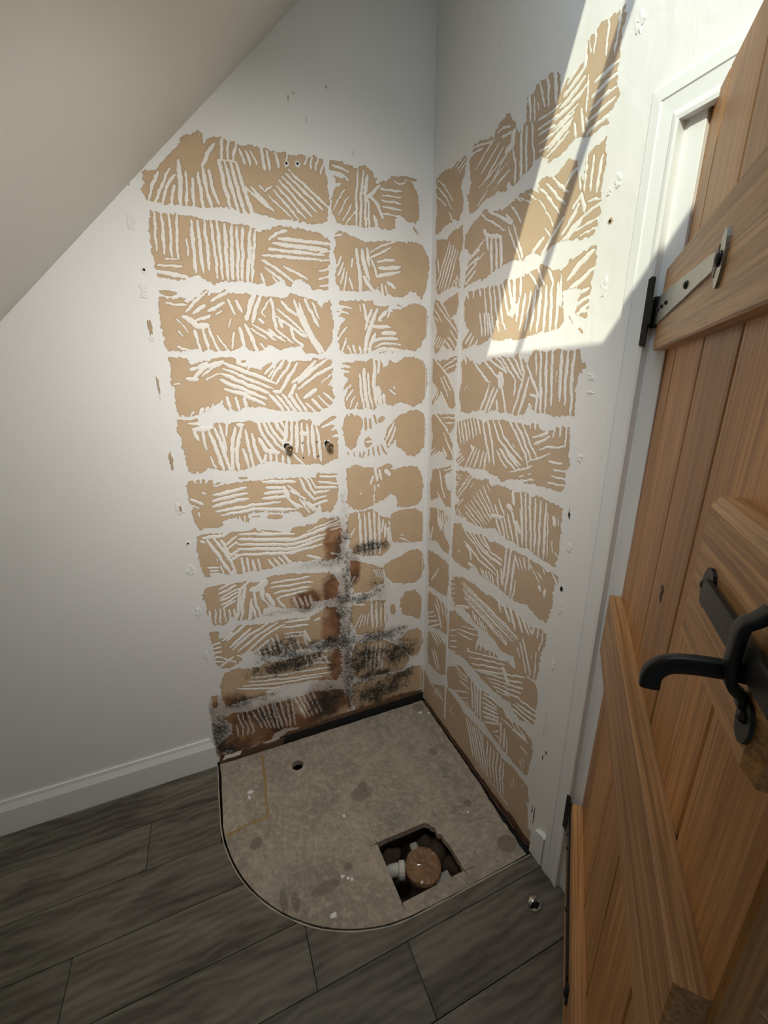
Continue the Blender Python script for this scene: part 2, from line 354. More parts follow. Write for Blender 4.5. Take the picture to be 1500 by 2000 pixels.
# sloping ceiling z = x + 3.04 with the roof window opening
WX0, WX1, WY0, WY1 = -.798, -.16, -1.400, -.943
bm = bmesh.new()
SL = lambda u, v, h: Vector((u - h * .7071, v, 3.04 + u + h * .7071))
WYT = -1.76                                          # opening splayed towards the ridge only to shape the sun patch on the wall
for q in ([(-2.2, WY1), (.05, WY1), (.05, .02), (-2.2, .02)], [(-2.2, -2.6), (WX0, -2.6), (WX0, WY1), (-2.2, WY1)], [(WX1, -2.6), (.05, -2.6), (.05, WY1), (WX1, WY1)], [(WX0, -2.6), (WX1, -2.6), (WX1, WYT), (WX0, WY0)]):
    prism(bm, q, SL, 0, .03)
ceiling = struct(bmo('ceiling', bm, M_CEIL))
win = empty('window_1'); struct(win)
bm = bmesh.new()
for q in ([(WX0 - .05, WY1), (WX1 + .05, WY1), (WX1 + .05, WY1 + .05), (WX0 - .05, WY1 + .05)], [(WX0, WY0 - .05), (WX1, WYT - .05), (WX1, WYT), (WX0, WY0)], [(WX0 - .05, WY0 - .05), (WX0, WY0 - .05), (WX0, WY1), (WX0 - .05, WY1)], [(WX1, WYT - .05), (WX1 + .05, WYT - .05), (WX1 + .05, WY1), (WX1, WY1)]):
    prism(bm, q, SL, .03, .05)
bmo('window_frame', bm, M_GLOSS, win)
bm = bmesh.new(); prism(bm, [(WX0, -1.101), (WX1, -1.104), (WX1, -1.082), (WX0, -1.087)], SL, .002, .024)
bmo('glazing_bar', bm, M_GLOSS, win)
bm = bmesh.new(); prism(bm, [(WX0 - .02, WY0 - .02), (WX1 + .02, WYT - .02), (WX1 + .02, WY1 + .02), (WX0 - .02, WY1 + .02)], SL, .052, .055)
bmo('window_pane', bm, M_GLASS, win)

# hallway beyond the doorway
bm = bmesh.new(); box(bm, (1.3, -3.2, 0), (1.35, -.3, 2.4)); box(bm, (.1, -.35, 0), (1.3, -.3, 2.4))
struct(bmo('wall_hall', bm, M_HALLW))

# ------------------------------------------------------------------ floor
floor = empty('floor'); struct(floor)
TC = (-.438, -.262); TR = .548; TB = -.81
def tray_low(x):
    if x < -.986: return 9
    if x < TC[0]: return TC[1] - math.sqrt(max(0, TR * TR - (x - TC[0]) ** 2))
    return TB
seams = [0.0, -.177, -.348, -.517, -.686, -.853, -1.022, -1.191, -1.36, -1.53]
joints = {0: [-1.9], 1: [-1.22], 2: [-1.78], 3: [-1.385], 4: [-.768], 5: [-1.95, -.505], 6: [-1.12], 7: [-.78], 8: [-1.5]}
G = .0011
for r in range(len(seams) - 1):
    cuts = [-2.2] + joints[r] + [0.0]
    for x0, x1 in zip(cuts, cuts[1:]):
        y1, y0 = seams[r + 1] + G, seams[r] - G; xs = sorted(set([x0 + G, x1 - G] + [x for x in [-.986 + .012 * i ** 1.0 for i in range(0, 60)] + [-.9861, -.9859] if x0 + G < x < x1 - G]))
        bm = bmesh.new(); cols = []
        for x in xs:
            t = min(y0, tray_low(x)); cols.append((x, t) if t > y1 + .0005 else None)
        prev = None
        for c in cols:
            if c is None: prev = None; continue
            q = [bm.verts.new((c[0], c[1], 0)), bm.verts.new((c[0], y1, 0)), bm.verts.new((c[0], y1, -.005)), bm.verts.new((c[0], c[1], -.005))]
            if prev:
                for k in range(4): bm.faces.new((prev[k], prev[(k + 1) % 4], q[(k + 1) % 4], q[k]))
            prev = q
        if not bm.faces: bm.free(); continue
        for e in [e for e in bm.edges if e.is_boundary]: pass
        bmesh.ops.holes_fill(bm, edges=[e for e in bm.edges if e.is_boundary], sides=4)
        bmo('floor_plank', bm, M_LVT, floor)
# screed just below the planks, left open where the shower stood
bm = bmesh.new()
for (x0, x1, y0, y1) in ((-2.2, -.99, -2.6, 0), (-.99, .1, -2.6, -.83)):
    box(bm, (x0, y0, -.03), (x1, y1, -.0055))
bmo('floor_base', bm, M_GAP, floor)
bx('vinyl_floor_end', (-2.2, -2.6, -.005), (0, -1.532, 0), M_LVT, floor)
# cream sealant bead round the cut edge of the vinyl
pts = [(-.986, y, -.001) for y in np.linspace(-.02, TC[1], 6)]
pts += [(TC[0] - TR * math.cos(a), TC[1] - TR * math.sin(a), -.001) for a in np.linspace(.05, math.pi / 2, 26)] + [(x, TB, -.001) for x in np.linspace(-.38, -.02, 8)]
pts = [(x + rnd.uniform(-.0008, .0008), y + rnd.uniform(-.0008, .0008), z) for x, y, z in pts]
bm = bmesh.new(); tube(bm, pts, [.0022 + rnd.uniform(-.0006, .001) for _ in pts], 6); bmo('sealant_bead', bm, M_BEAD, floor, True)
bx('door_threshold', (.0, -1.76, -.004), (.10, -.93, .004), M_HALL, floor)
hf = empty('floor_hall'); struct(hf)
for i in range(8): bx('hall_floor_plank', (.102 + i * .15, -3.2, -.02), (.25 + i * .15, -.3, 0), M_HALL, hf, .001)

# bare board under the old shower tray, with waste cut-out and pipe hole
def curve_slab(name, outlines, z0, z1, m, parent):
    cu = bpy.data.curves.new('c', 'CURVE'); cu.dimensions = '2D'; cu.fill_mode = 'BOTH'; cu.extrude = (z1 - z0) / 2
    for ol in outlines:
        s = cu.splines.new('POLY'); s.points.add(len(ol) - 1); s.use_cyclic_u = True
        for p, (x, y) in zip(s.points, ol): p.co = (x, y, 0, 1)
    t = bpy.data.objects.new('t', cu); COL.objects.link(t)
    dg = bpy.context.evaluated_depsgraph_get(); dg.update(); me = bpy.data.meshes.new_from_object(t.evaluated_get(dg))
    bpy.data.objects.remove(t); me.name = name
    me.transform(Matrix.Translation((0, 0, (z0 + z1) / 2)))
    while me.materials: me.materials.pop()
    return link(name, me, m, parent)
def jag(p, q, n, a):
    return [(p[0] + (q[0] - p[0]) * t / n + rnd.uniform(-a, a), p[1] + (q[1] - p[1]) * t / n + rnd.uniform(-a, a)) for t in range(n)]
outer = jag((-.975, -.012), (-.975, TC[1]), 8, .0015)
outer += [(TC[0] - (TR - .008) * math.cos(a), TC[1] - (TR - .008) * math.sin(a)) for a in np.linspace(0, math.pi / 2, 30)][1:]
outer += jag((-.40, TB + .006), (-.03, TB + .006), 6, .001) + jag((-.032, TB + .006), (-.026, -.55), 12, .004) + jag((-.022, -.55), (-.012, -.02), 24, .002) + jag((-.012, -.02), (-.975, -.014), 30, .0015)
hole = [(-.484, -.569), (-.479, -.762), (-.252, -.761)] + jag((-.252, -.761), (-.255, -.66), 8, .003) + jag((-.258, -.65), (-.285, -.575), 8, .006) + jag((-.30, -.571), (-.48, -.567), 6, .0008)
rh = [(-.674 + 0.024 * math.cos(a), -.146 + .024 * math.sin(a)) for a in np.linspace(0, 2 * math.pi, 25)[:-1]]
subfloor = empty('floor_2'); struct(subfloor)
board = curve_slab('bare_chipboard', [outer, hole, rh], -.027, -.003, M_BOARD, subfloor)
# upper veneer corner of the cut-out left standing above the chipped part
bm = bmesh.new()
for a, b_ in (((-.484, -.569), (-.252, -.569)), ((-.252, -.569), (-.252, -.70))):
    pass
bm.free()
for nm, L in (('saw_cut', [((-.484, -.569), (-.512, -.571)), ((-.484, -.569), (-.486, -.548)), ((-.250, -.567), (-.249, -.540)), ((-.479, -.762), (-.477, -.785)), ((-.252, -.762), (-.214, -.764)), ((-.252, -.762), (-.250, -.780))]),):
    for (x0, y0), (x1, y1) in L:
        d = Vector((x1 - x0, y1 - y0, 0)).normalized(); s = Vector((-d.y, d.x, 0)) * .0011
        A, B = Vector((x0, y0, -.0027)), Vector((x1, y1, -.0027))
        bm = bmesh.new(); prism(bm, [(A + s).xy[:], (A - s).xy[:], (B - s * .4).xy[:], (B + s * .4).xy[:]], FLOOR, -.0034, -.0026); bmo(nm, bm, M_GAP, subfloor)
bm = bmesh.new()
def dribble(pts, w, h, m, nm, par, z=-.003):
    bm = bmesh.new(); pp = []
    for (a, b_) in zip(pts, pts[1:]):
        for t in np.linspace(0, 1, 9)[:-1]: pp.append((a[0] + (b_[0] - a[0]) * t + rnd.uniform(-.002, .002), a[1] + (b_[1] - a[1]) * t + rnd.uniform(-.002, .002), z))
    pp.append((pts[-1][0], pts[-1][1], z))
    tube(bm, pp, 1, 8, flat=((1, .0, 0) if abs(pts[0][0] - pts[-1][0]) < abs(pts[0][1] - pts[-1][1]) else (0, 1, 0), [w * rnd.uniform(.4, 1.3) for _ in pp], h)); return bmo(nm, bm, m, par)
dribble([(-.806, -.03), (-.808, -.12), (-.815, -.22), (-.822, -.32)], .006, .0008, M_YELLOW, 'glue_line', subfloor)
dribble([(-.968, -.335), (-.90, -.325), (-.822, -.32)], .007, .0007, M_YELLOW, 'glue_line', subfloor)
for i, (x, y, a, c_) in enumerate(((-.871, -.194, .011, .009), (-.878, -.215, .006, .008), (-.682, -.709, .010, .007), (-.611, -.632, .006, .005), (-.625, -.62, .007, .005), (-.60, -.64, .005, .006), (-.06, -.09, .008, .006), (-.025, -.11, .006, .006), (-.56, -.43, .005, .007), (-.13, -.60, .004, .004))):
    bm = bmesh.new(); rough_disc(bm, FLOOR, x, y, a, c_, .0012, i + 70); o = bmo('paint_splash', bm, M_FILL, subfloor, True); o.location.z = -.003
# small square of white blob near glue
# underfloor void
bm = bmesh.new()
for a, b_ in (((-1.0, -.83, -.26), (.02, .02, -.24)),):
    box(bm, a, b_)
vd = bmo('underfloor_ground', bm, M_EARTH, subfloor)
for a, b_ in (((-1.06, -.90, -.25), (-1.0, .02, -.006)), ((-1.06, -.90, -.25), (.05, -.835, -.008)), ((.0, -.90, -.25), (.05, .02, -.03)), ((-1.06, .0, -.25), (.05, .05, -.03))):
    bx('underfloor_side', a, b_, M_EARTH, subfloor)
# rough joist / rubble in the void
bm = bmesh.new()
box(bm, (-.60, -.545, -.24), (-.20, -.505, -.030)); bmo('floor_joist', bm, M_EARTH, subfloor)
for i, (x, y, r_) in enumerate(((-.24, -.60, .05), (-.22, -.68, .045), (-.29, -.565, .035), (-.20, -.74, .05), (-.43, -.55, .04), (-.26, -.72, .03))):
    bm = bmesh.new(); bmesh.ops.create_icosphere(bm, subdivisions=3, radius=r_)
    for v in bm.verts: v.co += v.co.normalized() * r_ * .35 * mnoise.noise(v.co * 30 + Vector((i * 7, 0, 0))); 
    for v in bm.verts: v.co.z = v.co.z * 1.5 - .14; v.co.x += x; v.co.y += y
    bmo('rubble_lump', bm, M_EARTH, subfloor, True)

# ------------------------------------------------------------------ shower waste in the hole
trap = empty('shower_waste_trap', (-.345, -.655, -.24)); tag(trap, 'shower waste trap with white elbow, taped over in brown, down in the square floor cut-out', 'waste trap')
def rel(o, e): o.parent = e; o.matrix_parent_inverse = e.matrix_world.inverted() if e.matrix_world != Matrix() else Matrix.Translation(-e.location); return o
CX, CY = -.351, -.664
bm = bmesh.new(); lathe(bm, (CX, CY, -.235), (0, 0, 1), [(0, .046), (.10, .048), (.13, .055), (.158, .057), (.166, .058), (.172, .054)], 32)
rel(bmo('trap_body', bm, M_GREYP, None, True, 40), trap)
bm = bmesh.new(); n = 40; rings = []
for j, (f, h) in enumerate(((1.04, -.022), (1.06, -.004), (1.0, .004), (.85, .006), (.6, .005), (.35, .004), (.12, .004))):
    ring = []
    for k in range(n):
        a = 2 * math.pi * k / n; rr = .0595 * f * (1 + (.035 * mnoise.noise(Vector((math.cos(a) * 2.5, math.sin(a) * 2.5, j * .7)))))
        x, y = rr * math.cos(a), rr * math.sin(a)
        c1 = abs(mnoise.noise(Vector((x * 28 + y * 19, (y * 26 - x * 16) * .45, 3.1)))); c2 = abs(mnoise.noise(Vector((x * 60, y * 45, 9))))
        ring.append(bm.verts.new((CX + x, CY + y, -.060 + h - .014 * c1 + .006 * c2 if j > 1 else -.060 + h)))
    rings.append(ring)
for a, b_ in zip(rings, rings[1:]):
    for k in range(n): bm.faces.new((a[k], a[(k + 1) % n], b_[(k + 1) % n], b_[k]))
bm.faces.new(rings[-1]); tp = rel(bmo('parcel_tape', bm, M_TAPE, None), trap); tp['label'] = 'crumpled brown parcel tape stretched over the trap opening'
bm = bmesh.new(); box(bm, (CX - .014, CY + .050, -.075), (CX + .014, CY + .082, -.055), .004); rel(bmo('trap_lug', bm, M_GREYP, None), trap)
bm = bmesh.new(); box(bm, (CX + .02, CY - .10, -.078), (CX + .075, CY - .035, -.074), .001); rel(bmo('trap_flange', bm, M_GREYP, None), trap)
ez = -.075
pp = [(CX - .0595, CY + .020, ez), (CX - .068, CY + .0245, ez), (CX - .085, CY + .033, ez), (CX - .104, CY + .040, ez - .006), (CX - .117, CY + .044, ez - .022), (CX - .122, CY + .046, ez - .045), (CX - .123, CY + .046, -.24)]
bm = bmesh.new(); tube(bm, pp, .0205, 18); elbow = rel(bmo('waste_pipe_elbow', bm, M_WHITEP, None, True, 50), trap)
d = Vector((-.92, .39, 0)); bm = bmesh.new(); lathe(bm, Vector((CX - .0605, CY + .0205, ez)), d, [(0, .026), (.003, .0285), (.018, .0285), (.021, .026), (.024, .0215)], 16)
nut = bmo('compression_nut', bm, M_WHITEP, elbow)

# ------------------------------------------------------------------ gaps and torn edges at the foot of the walls
bx('black_gap_back', (-.72, -.004, -.03), (.0, .05, .030), M_GAP, wall_back)
bm = bmesh.new(); prism(bm, jag((-.985, -.03), (-.70, -.03), 12, .002) + [(-.70, .022)] + jag((-.70, .020), (-.985, .034), 14, .006), BACK, -.001, .008)
bmo('torn_plaster_edge', bm, M_TORN, wall_back)
bm = bmesh.new(); prism(bm, jag((-.72, .026), (0, .028), 26, .0025) + jag((0, .05), (-.72, .046), 20, .004), BACK, 0, .0035)
o = bmo('torn_paper_edge', bm, M_TORN, wall_back)
bm = bmesh.new(); prism(bm, jag((-.962, .012), (-.885, .012), 8, .002) + jag((-.885, .030), (-.962, .028), 8, .004), BACK, .008, .0095); bmo('plaster_chip', bm, M_FILL, wall_back)
bm = bmesh.new(); prism(bm, jag((-.005, -.028), (-.80, -.028), 20, .0015) + jag((-.80, .012), (-.66, .016), 8, .005) + jag((-.66, .006), (-.005, .008), 30, .003), RIGHT, -.001, .003)
bmo('torn_paper_edge', bm, M_TORN, wall_right)
bx('black_gap_right', (-.028, -.812, -.03), (0, -.005, -.022), M_GAP, wall_right)
dribble([(-.006, -.03), (-.007, -.30), (-.009, -.55), (-.014, -.72)], .0025, .002, M_TORN, 'dirt_line', subfloor)

# corner bead and in-corner bead of the right wall
bm = bmesh.new()
for y in (-.2105, -.2175): box(bm, (-.0016, y - .0012, .05), (0, y + .0012, 1.80))
box(bm, (-.0008, -.219, .05), (0, -.209, 1.80)); o = bmo('board_joint_bead', bm, M_FILL, wall_right)
bm = bmesh.new(); box(bm, (-.016, -.0018, .05), (-.013, 0, 1.80)); box(bm, (-.0018, -.014, .05), (0, -.011, 1.80)); bmo('corner_sealant_line', bm, M_FILL, wall_right)

# filler dabs left by the fixings of the old screen
for i, (x, z, rx, rz) in enumerate([(-0.978, 1.981, 0.010, 0.023), (-0.974, 1.807, 0.011, 0.017), (-0.976, 1.79, .008, .010), (-0.976, 1.527, 0.006, 0.035), (-0.971, 1.122, 0.012, 0.026), (-0.969, 0.888, 0.012, 0.020), (-0.967, 0.72, 0.010, 0.025), (-0.964, 0.527, 0.010, 0.022), (-.973, 1.67, .008, .010)]):
    bm = bmesh.new(); rough_disc(bm, BACK, x, z, rx, rz, .0022, i, amp=.45); bmo('filler_dab', bm, M_FILL, wall_back)
for i, (x, z, rx, rz) in enumerate([(-.973, 1.702, .006, .022), (-.976, 1.53, .0045, .030), (-.975, 1.301, .006, .022), (-.975, 1.27, .004, .012), (-.97, 1.125, .005, .012)]):
    bm = bmesh.new(); rough_disc(bm, BACK, x, z, rx, rz, .003, i + 20, amp=.3); o = bmo('bare_patch', bm, M_TAN, wall_back); stain_attrs(o.data)
for i, (y, z, rx, rz) in enumerate([(-0.792, 2.174, 0.01, 0.016), (-0.789, 1.925, 0.009, 0.013), (-0.770, 1.911, 0.006, 0.008), (-0.789, 1.727, 0.010, 0.019), (-0.786, 1.538, 0.009, 0.009), (-0.789, 1.502, 0.010, 0.004), (-0.784, 1.344, 0.009, 0.010), (-0.789, 1.105, 0.008, 0.014), (-0.784, 0.921, 0.007, 0.024), (-0.783, 0.734, 0.007, 0.019), (-0.78, 0.523, 0.006, 0.044)]):
    bm = bmesh.new(); rough_disc(bm, RIGHT, y, z, rx, rz, .0022, i + 40, amp=.4); bmo('filler_dab', bm, M_FILL, wall_right)
def screw_hole(u, v, to3, r, par, ring=True, m=M_FILL):
    bm = bmesh.new(); rough_disc(bm, to3, u, v, r * 2.2, r * 2.2, .0012, int(u * 1e4), 12, .25, .75)
    if ring: bmo('crater_rim', bm, m, par)
    else: bm.free()
    bm = bmesh.new(); ax = to3(0, 0, 1) - to3(0, 0, 0); lathe(bm, to3(u, v, .0006 if not ring else .0012), ax, [(0, r), (.0008, r * .9)], 12); bmo('screw_hole', bm, M_DARK, par)
for x, z in ((-.529, 1.324), (-.474, 1.325), (-.529, 1.269), (-.473, 1.271)): screw_hole(x, z, BACK, .0032, wall_back, False)
for x, z in ((-.52, 2.188), (-.485, 2.192), (-.964, 1.859), (-.964, .995)): screw_hole(x, z, BACK, .0038, wall_back, True)
screw_hole(-.783, 1.854, RIGHT, .003, wall_right, True, M_TANR)
bm = bmesh.new(); rough_disc(bm, RIGHT, -.779, .979, .005, .007, .002, 3); bmo('screw_hole', bm, M_DARK, wall_right)
for x, z, a, c_ in ((-.502, 2.355, .002, .008), (-.485, 2.369, .003, .003), (-.381, 2.404, .0025, .004), (-.449, 2.309, .001, .008), (-.298, 2.248, .001, .012), (-.968, 2.075, .003, .008)):
    bm = bmesh.new(); rough_disc(bm, BACK, x, z, a, c_, .0008, int(z * 999), amp=.6); bmo('scuff_mark', bm, M_BEAD, wall_back)
for y, z, l in ((-.772, 1.196, .012), (-.775, 1.19, .008), (-.80, .42, .01), (-.79, .39, .012), (-.785, .13, .03), (-.775, .15, .02)):
    bm = bmesh.new(); rough_disc(bm, RIGHT, y, z, .002, l, .0008, int(z * 999), amp=.6); bmo('scuff_mark', bm, M_GAP, wall_right)

# ------------------------------------------------------------------ skirting (chamfered, mitred end beside the bare board)
def skirt_profile(y0=0): return [(0, 0), (-.018, 0), (-.018, .100), (-.009, .122), (-.007, .135), (0, .135)]
bm = bmesh.new(); rings = []
for x, dx in ((-2.2, 0), (-.985, 1)):
    rings.append([bm.verts.new((x - (.016 * (0 if z < .1 else (z - .1) / .035) if dx else 0), y, z)) for y, z in skirt_profile()])
for k in range(6): bm.faces.new((rings[0][k], rings[0][(k + 1) % 6], rings[1][(k + 1) % 6], rings[1][k]))
bm.faces.new(rings[0][::-1]); bm.faces.new(rings[1])
struct(bmo('baseboard_back', bm, M_GLOSS))
bm = bmesh.new(); prism(bm, [(-.797, 0), (-.850, 0), (-.850, .118), (-.838, .122), (-.812, .112), (-.797, .085)], RIGHT, 0, .016)
struct(bmo('baseboard_right', bm, M_GLOSS))

# ------------------------------------------------------------------ door frame
doorf = empty('door_1_frame'); struct(doorf)
AY0, AY1, AZ0, AZ1 = -.853, -.917, 2.036, 1.966
prof = [(0, 0), (0, .013), (.004, .0165), (.022, .0175), (.024, .0155), (.048, .0145), (.052, .0175), (.058, .019), (.064, .018), (.064, 0)]   # across width, out from wall
def arch_leg(name, f0, f1):
    bm = bmesh.new(); r0 = [bm.verts.new(f0(a, h)) for a, h in prof]; r1 = [bm.verts.new(f1(a, h)) for a, h in prof]; n = len(prof)
    for k in range(n): bm.faces.new((r0[k], r0[(k + 1) % n], r1[(k + 1) % n], r1[k]))
    bm.faces.new(r0[::-1]); bm.faces.new(r1); return bmo(name, bm, M_GLOSS, doorf)
arch_leg('architrave', lambda a, h: (-h, AY0 - a, 0), lambda a, h: (-h, AY0 - a, AZ0 - a * 1.09))
arch_leg('architrave', lambda a, h: (-h, AY0 - a, AZ0 - a * 1.09), lambda a, h: (-h, -1.81 + a, AZ0 - a * 1.09))
arch_leg('architrave', lambda a, h: (-h, -1.81 + a, 0), lambda a, h: (-h, -1.81 + a, AZ0 - a * 1.09))
bx('jamb', (-.001, -.955, 0), (.105, -.924, 1.975), M_GLOSS, doorf, .001)
bx('jamb', (-.001, -1.765, 0), (.105, -1.735, 1.975), M_GLOSS, doorf, .001)
bx('head_lining', (-.001, -1.765, 1.975), (.105, -.924, 2.003), M_GLOSS, doorf, .001)
bx('door_stop', (.052, -.969, 0), (.084, -.955, 1.962), M_GLOSS, doorf, .0015)
bx('door_stop', (.052, -1.735, 1.962), (.084, -.955, 1.975), M_GLOSS, doorf, .0015)
bx('door_stop', (.052, -1.735, 0), (.084, -1.722, 1.962), M_GLOSS, doorf, .0015)

# ================================================================== THE OAK DOOR (open 47 degrees into the room)
th = math.radians(46.7); E = Vector((-math.sin(th), -math.cos(th), 0)); Mn = Vector((-math.cos(th), math.sin(th), 0))
Z = (Vector((0, 0, 1)) - Mn * .0082).normalized(); Y = Z.cross(E).normalized()
door = empty('door_1'); DM = Matrix((E, Y, Z)).transposed().to_4x4(); DM.translation = Vector((.0024, -.93938, 0)); door.matrix_world = DM
struct(door); door['label'] = 'open ledged oak door of vertical boards with black iron latch and strap hinges'
# local frame: x across the door from the hinge, z up, -y towards the room
D = lambda s, z, n: Vector((s, -n, z))
edges = [-.030, .095, .280, .437, .612, .755]
for i, (a, b_) in enumerate(zip(edges, edges[1:])):
    c = .0035; g = .0010
    p = [(a + g + c, 0), (b_ - g - c, 0), (b_ - g, -c), (b_ - g, -.022), (a + g, -.022), (a + g, -c)]
    bm = bmesh.new(); prism(bm, p, lambda u, v, h: D(u, h, v), .012, 1.977); bmo('door_board', bm, M_OAKV, door)
    if i < 4: bx('board_tongue', (b_ - .004, .008, .013), (b_ + .004, .014, 1.976), M_OAKV, door)
def ledge(name, s0, s1, z0, z1, bev, T=.026, seg=1):
    bm = bmesh.new(); box(bm, (s0, -T, z0), (s1, 0, z1)); 
    es = [e for e in bm.edges if all(abs(v.co.y + T) < 1e-5 for v in e.verts)]
    bmesh.ops.bevel(bm, geom=es, offset=bev, segments=seg, affect='EDGES'); return bmo(name, bm, M_OAKH, door)
ledge('ledge', .012, .748, 1.583, 1.728, .0025)
ledge('latch_block', .553, .750, 1.262, 1.416, .0085)
ledge('ledge', .020, .750, .892, 1.045, .0025)
ledge('ledge', .020, .750, .235, .385, .0025)
# knot hollow in the third board
bm = bmesh.new(); rough_disc(bm, lambda u, v, h: D(u, v, h * .3), .345, 1.213, .010, .018, .0006, 8, 14, .4); bmo('knot', bm, plain('dark_knot', (.05, .028, .018), .8), door)
# strap hinges
def strap_hinge(zc, ms):
    h = bpy.data.objects.new('strap_hinge', None); COL.objects.link(h); h.parent = door
    T = .026
    # tapered strap
    bm = bmesh.new(); n = 14; top, bot = [], []
    for i in range(n + 1):
        s = .004 + .388 * i / n; hw = .026 - .0155 * i / n + rnd.uniform(-.0006, .0006); top.append((s, zc + hw)); bot.append((s, zc - hw))
    prism(bm, top + bot[::-1], lambda u, v, h_: D(u, v, h_), T, T + .0042); bmesh.ops.bevel(bm, geom=[e for e in bm.edges if all(v.co.y < -T - .0038 for v in e.verts) and len(e.link_faces) == 2], offset=.0009, segments=1, affect='EDGES')
    bmo('strap', bm, ms, h)
    # upright pointed oval at the tip with a waist either side of the rivet
    ol = []
    for k in range(24):
        a = 2 * math.pi * k / 24; ol.append((.4135 + .0135 * math.copysign(abs(math.cos(a)) ** 1.0, math.cos(a)), zc - .003 + .030 * math.copysign(abs(math.sin(a)) ** 1.25, math.sin(a))))
    bm = bmesh.new(); prism(bm, ol, lambda u, v, h_: D(u, v, h_), T, T + .0036); bmo('strap_tip', bm, ms, h)
    for sgn in (1, -1):
        bm = bmesh.new(); prism(bm, [(.396, zc - .003 + sgn * .004), (.406, zc - .003 + sgn * .007), (.403, zc - .003 + sgn * .017), (.394, zc - .003 + sgn * .012)][::sgn], lambda u, v, h_: D(u, v, h_), T, T + .0042); bmo('tip_notch', bm, M_IRON, h)
    for s, r_ in ((.4125, .0085), (.258, .0062), (.110, .0042), (.071, .0042), (.034, .0042)):
        bm = bmesh.new(); lathe(bm, D(s, zc - (.003 if s > .4 else 0), T + .0036), (0, -1, 0), [(0, r_), (.0022, r_ * .9), (.0042, r_ * .55), (.005, r_ * .1)], 14); bmo('rivet', bm, M_IRON, h, True)
    # knuckles
    for k, (z0, z1) in enumerate(((-.028, -.011), (-.0095, .0095), (.011, .028))):
        bm = bmesh.new(); lathe(bm, D(-.006, zc + z0, T + .004), (0, 0, 1), [(0, .006), (.001, .0072), (z1 - z0 - .001, .0072), (z1 - z0, .006)], 14); bmo('knuckle', bm, M_IRON, h, True, 40)
    bm = bmesh.new(); box(bm, (-.006, -T - .006, zc - .024), (.020, -T, zc + .024), .001); bmo('knuckle_plate', bm, M_IRON, h)
for zc in (1.655, .325): strap_hinge(zc, M_STRAP if zc > 1 else M_IRON)  # same iron on both, the upper one carries the sheen in its colour
for zc in (1.655, .323):
    bm = bmesh.new(); ol = [(-.9235, zc - .064), (-.911, zc - .060), (-.9105, zc + .060), (-.917, zc + .064), (-.9235, zc + .062)]
    prism(bm, ol[::-1], RIGHT, .0185, .0215); box(bm, (-.024, -.930, zc - .022), (-.018, -.912, zc + .022), .001)
    bmo('hinge_leaf', bm, M_IRON, doorf)
# thumb latch on the block
lat = bpy.data.objects.new('thumb_latch', None); COL.objects.link(lat); lat.parent = door
T = .026; zb = 1.3455
ol = [(.6125 + .0150 * math.cos(a), zb - .002 + .0195 * math.sin(a)) for a in np.linspace(0, 2 * math.pi, 21)[:-1]]
bm = bmesh.new(); prism(bm, ol, D, T, T + .003); bmo('pivot_plate', bm, M_IRON, lat)
bm = bmesh.new(); lathe(bm, D(.6120, zb + .001, T + .0028), (0, -1, 0), [(0, .0055), (.003, .005), (.005, .003), (.0058, .0006)], 14); bmo('pivot_rivet', bm, M_IRON, lat, True)
bm = bmesh.new(); box(bm, (.6205, -T - .0090, zb - .0125), (.775, -T - .0028, zb + .0105), .0014); bmo('latch_bar', bm, M_IRON, lat)
# staple that guides the bar
pp = [(.727, 1.308, T + .002), (.727, 1.316, T + .004), (.727, 1.321, T + .010), (.727, 1.331, T + .0135), (.727, 1.352, T + .0142), (.727, 1.368, T + .0135), (.727, 1.3745, T + .007), (.727, 1.382, T + .002)]
bm = bmesh.new(); tube(bm, fine([D(s, z, n_) for s, z, n_ in pp]), 1, 12, flat=((1, 0, 0), .0066, .0036)); bmo('staple', bm, M_IRON, lat, True, 50)
for zz in (1.301, 1.389):
    ol = [(.735 + .0115 * math.cos(a), zz + .0155 * math.sin(a)) for a in np.linspace(0, 2 * math.pi, 21)[:-1]]
    bm = bmesh.new(); prism(bm, ol, D, T, T + .0028); f = bmo('staple_foot', bm, M_IRON, lat)
    bm = bmesh.new(); lathe(bm, D(.735, zz + (.004 if zz < 1.34 else -.004), T + .0025), (0, -1, 0), [(0, .005), (.0025, .0042), (.004, .002), (.0044, .0004)], 12); bmo('staple_screw', bm, M_IRON, lat, True)
# thumb lever coming through the door below the bar and curling down
pp = [(.719, 1.328, .0), (.719, 1.3285, .034), (.7195, 1.3275, .055), (.7198, 1.3245, .0705), (.72, 1.3195, .0775), (.72, 1.312, .0812), (.72, 1.302, .0812)]
bm = bmesh.new(); tube(bm, fine([D(s, z, n_) for s, z, n_ in pp]), 1, 12, flat=((1, 0, 0), .0050, .0068)); bmo('thumb_lever', bm, M_IRON, lat, True, 50)

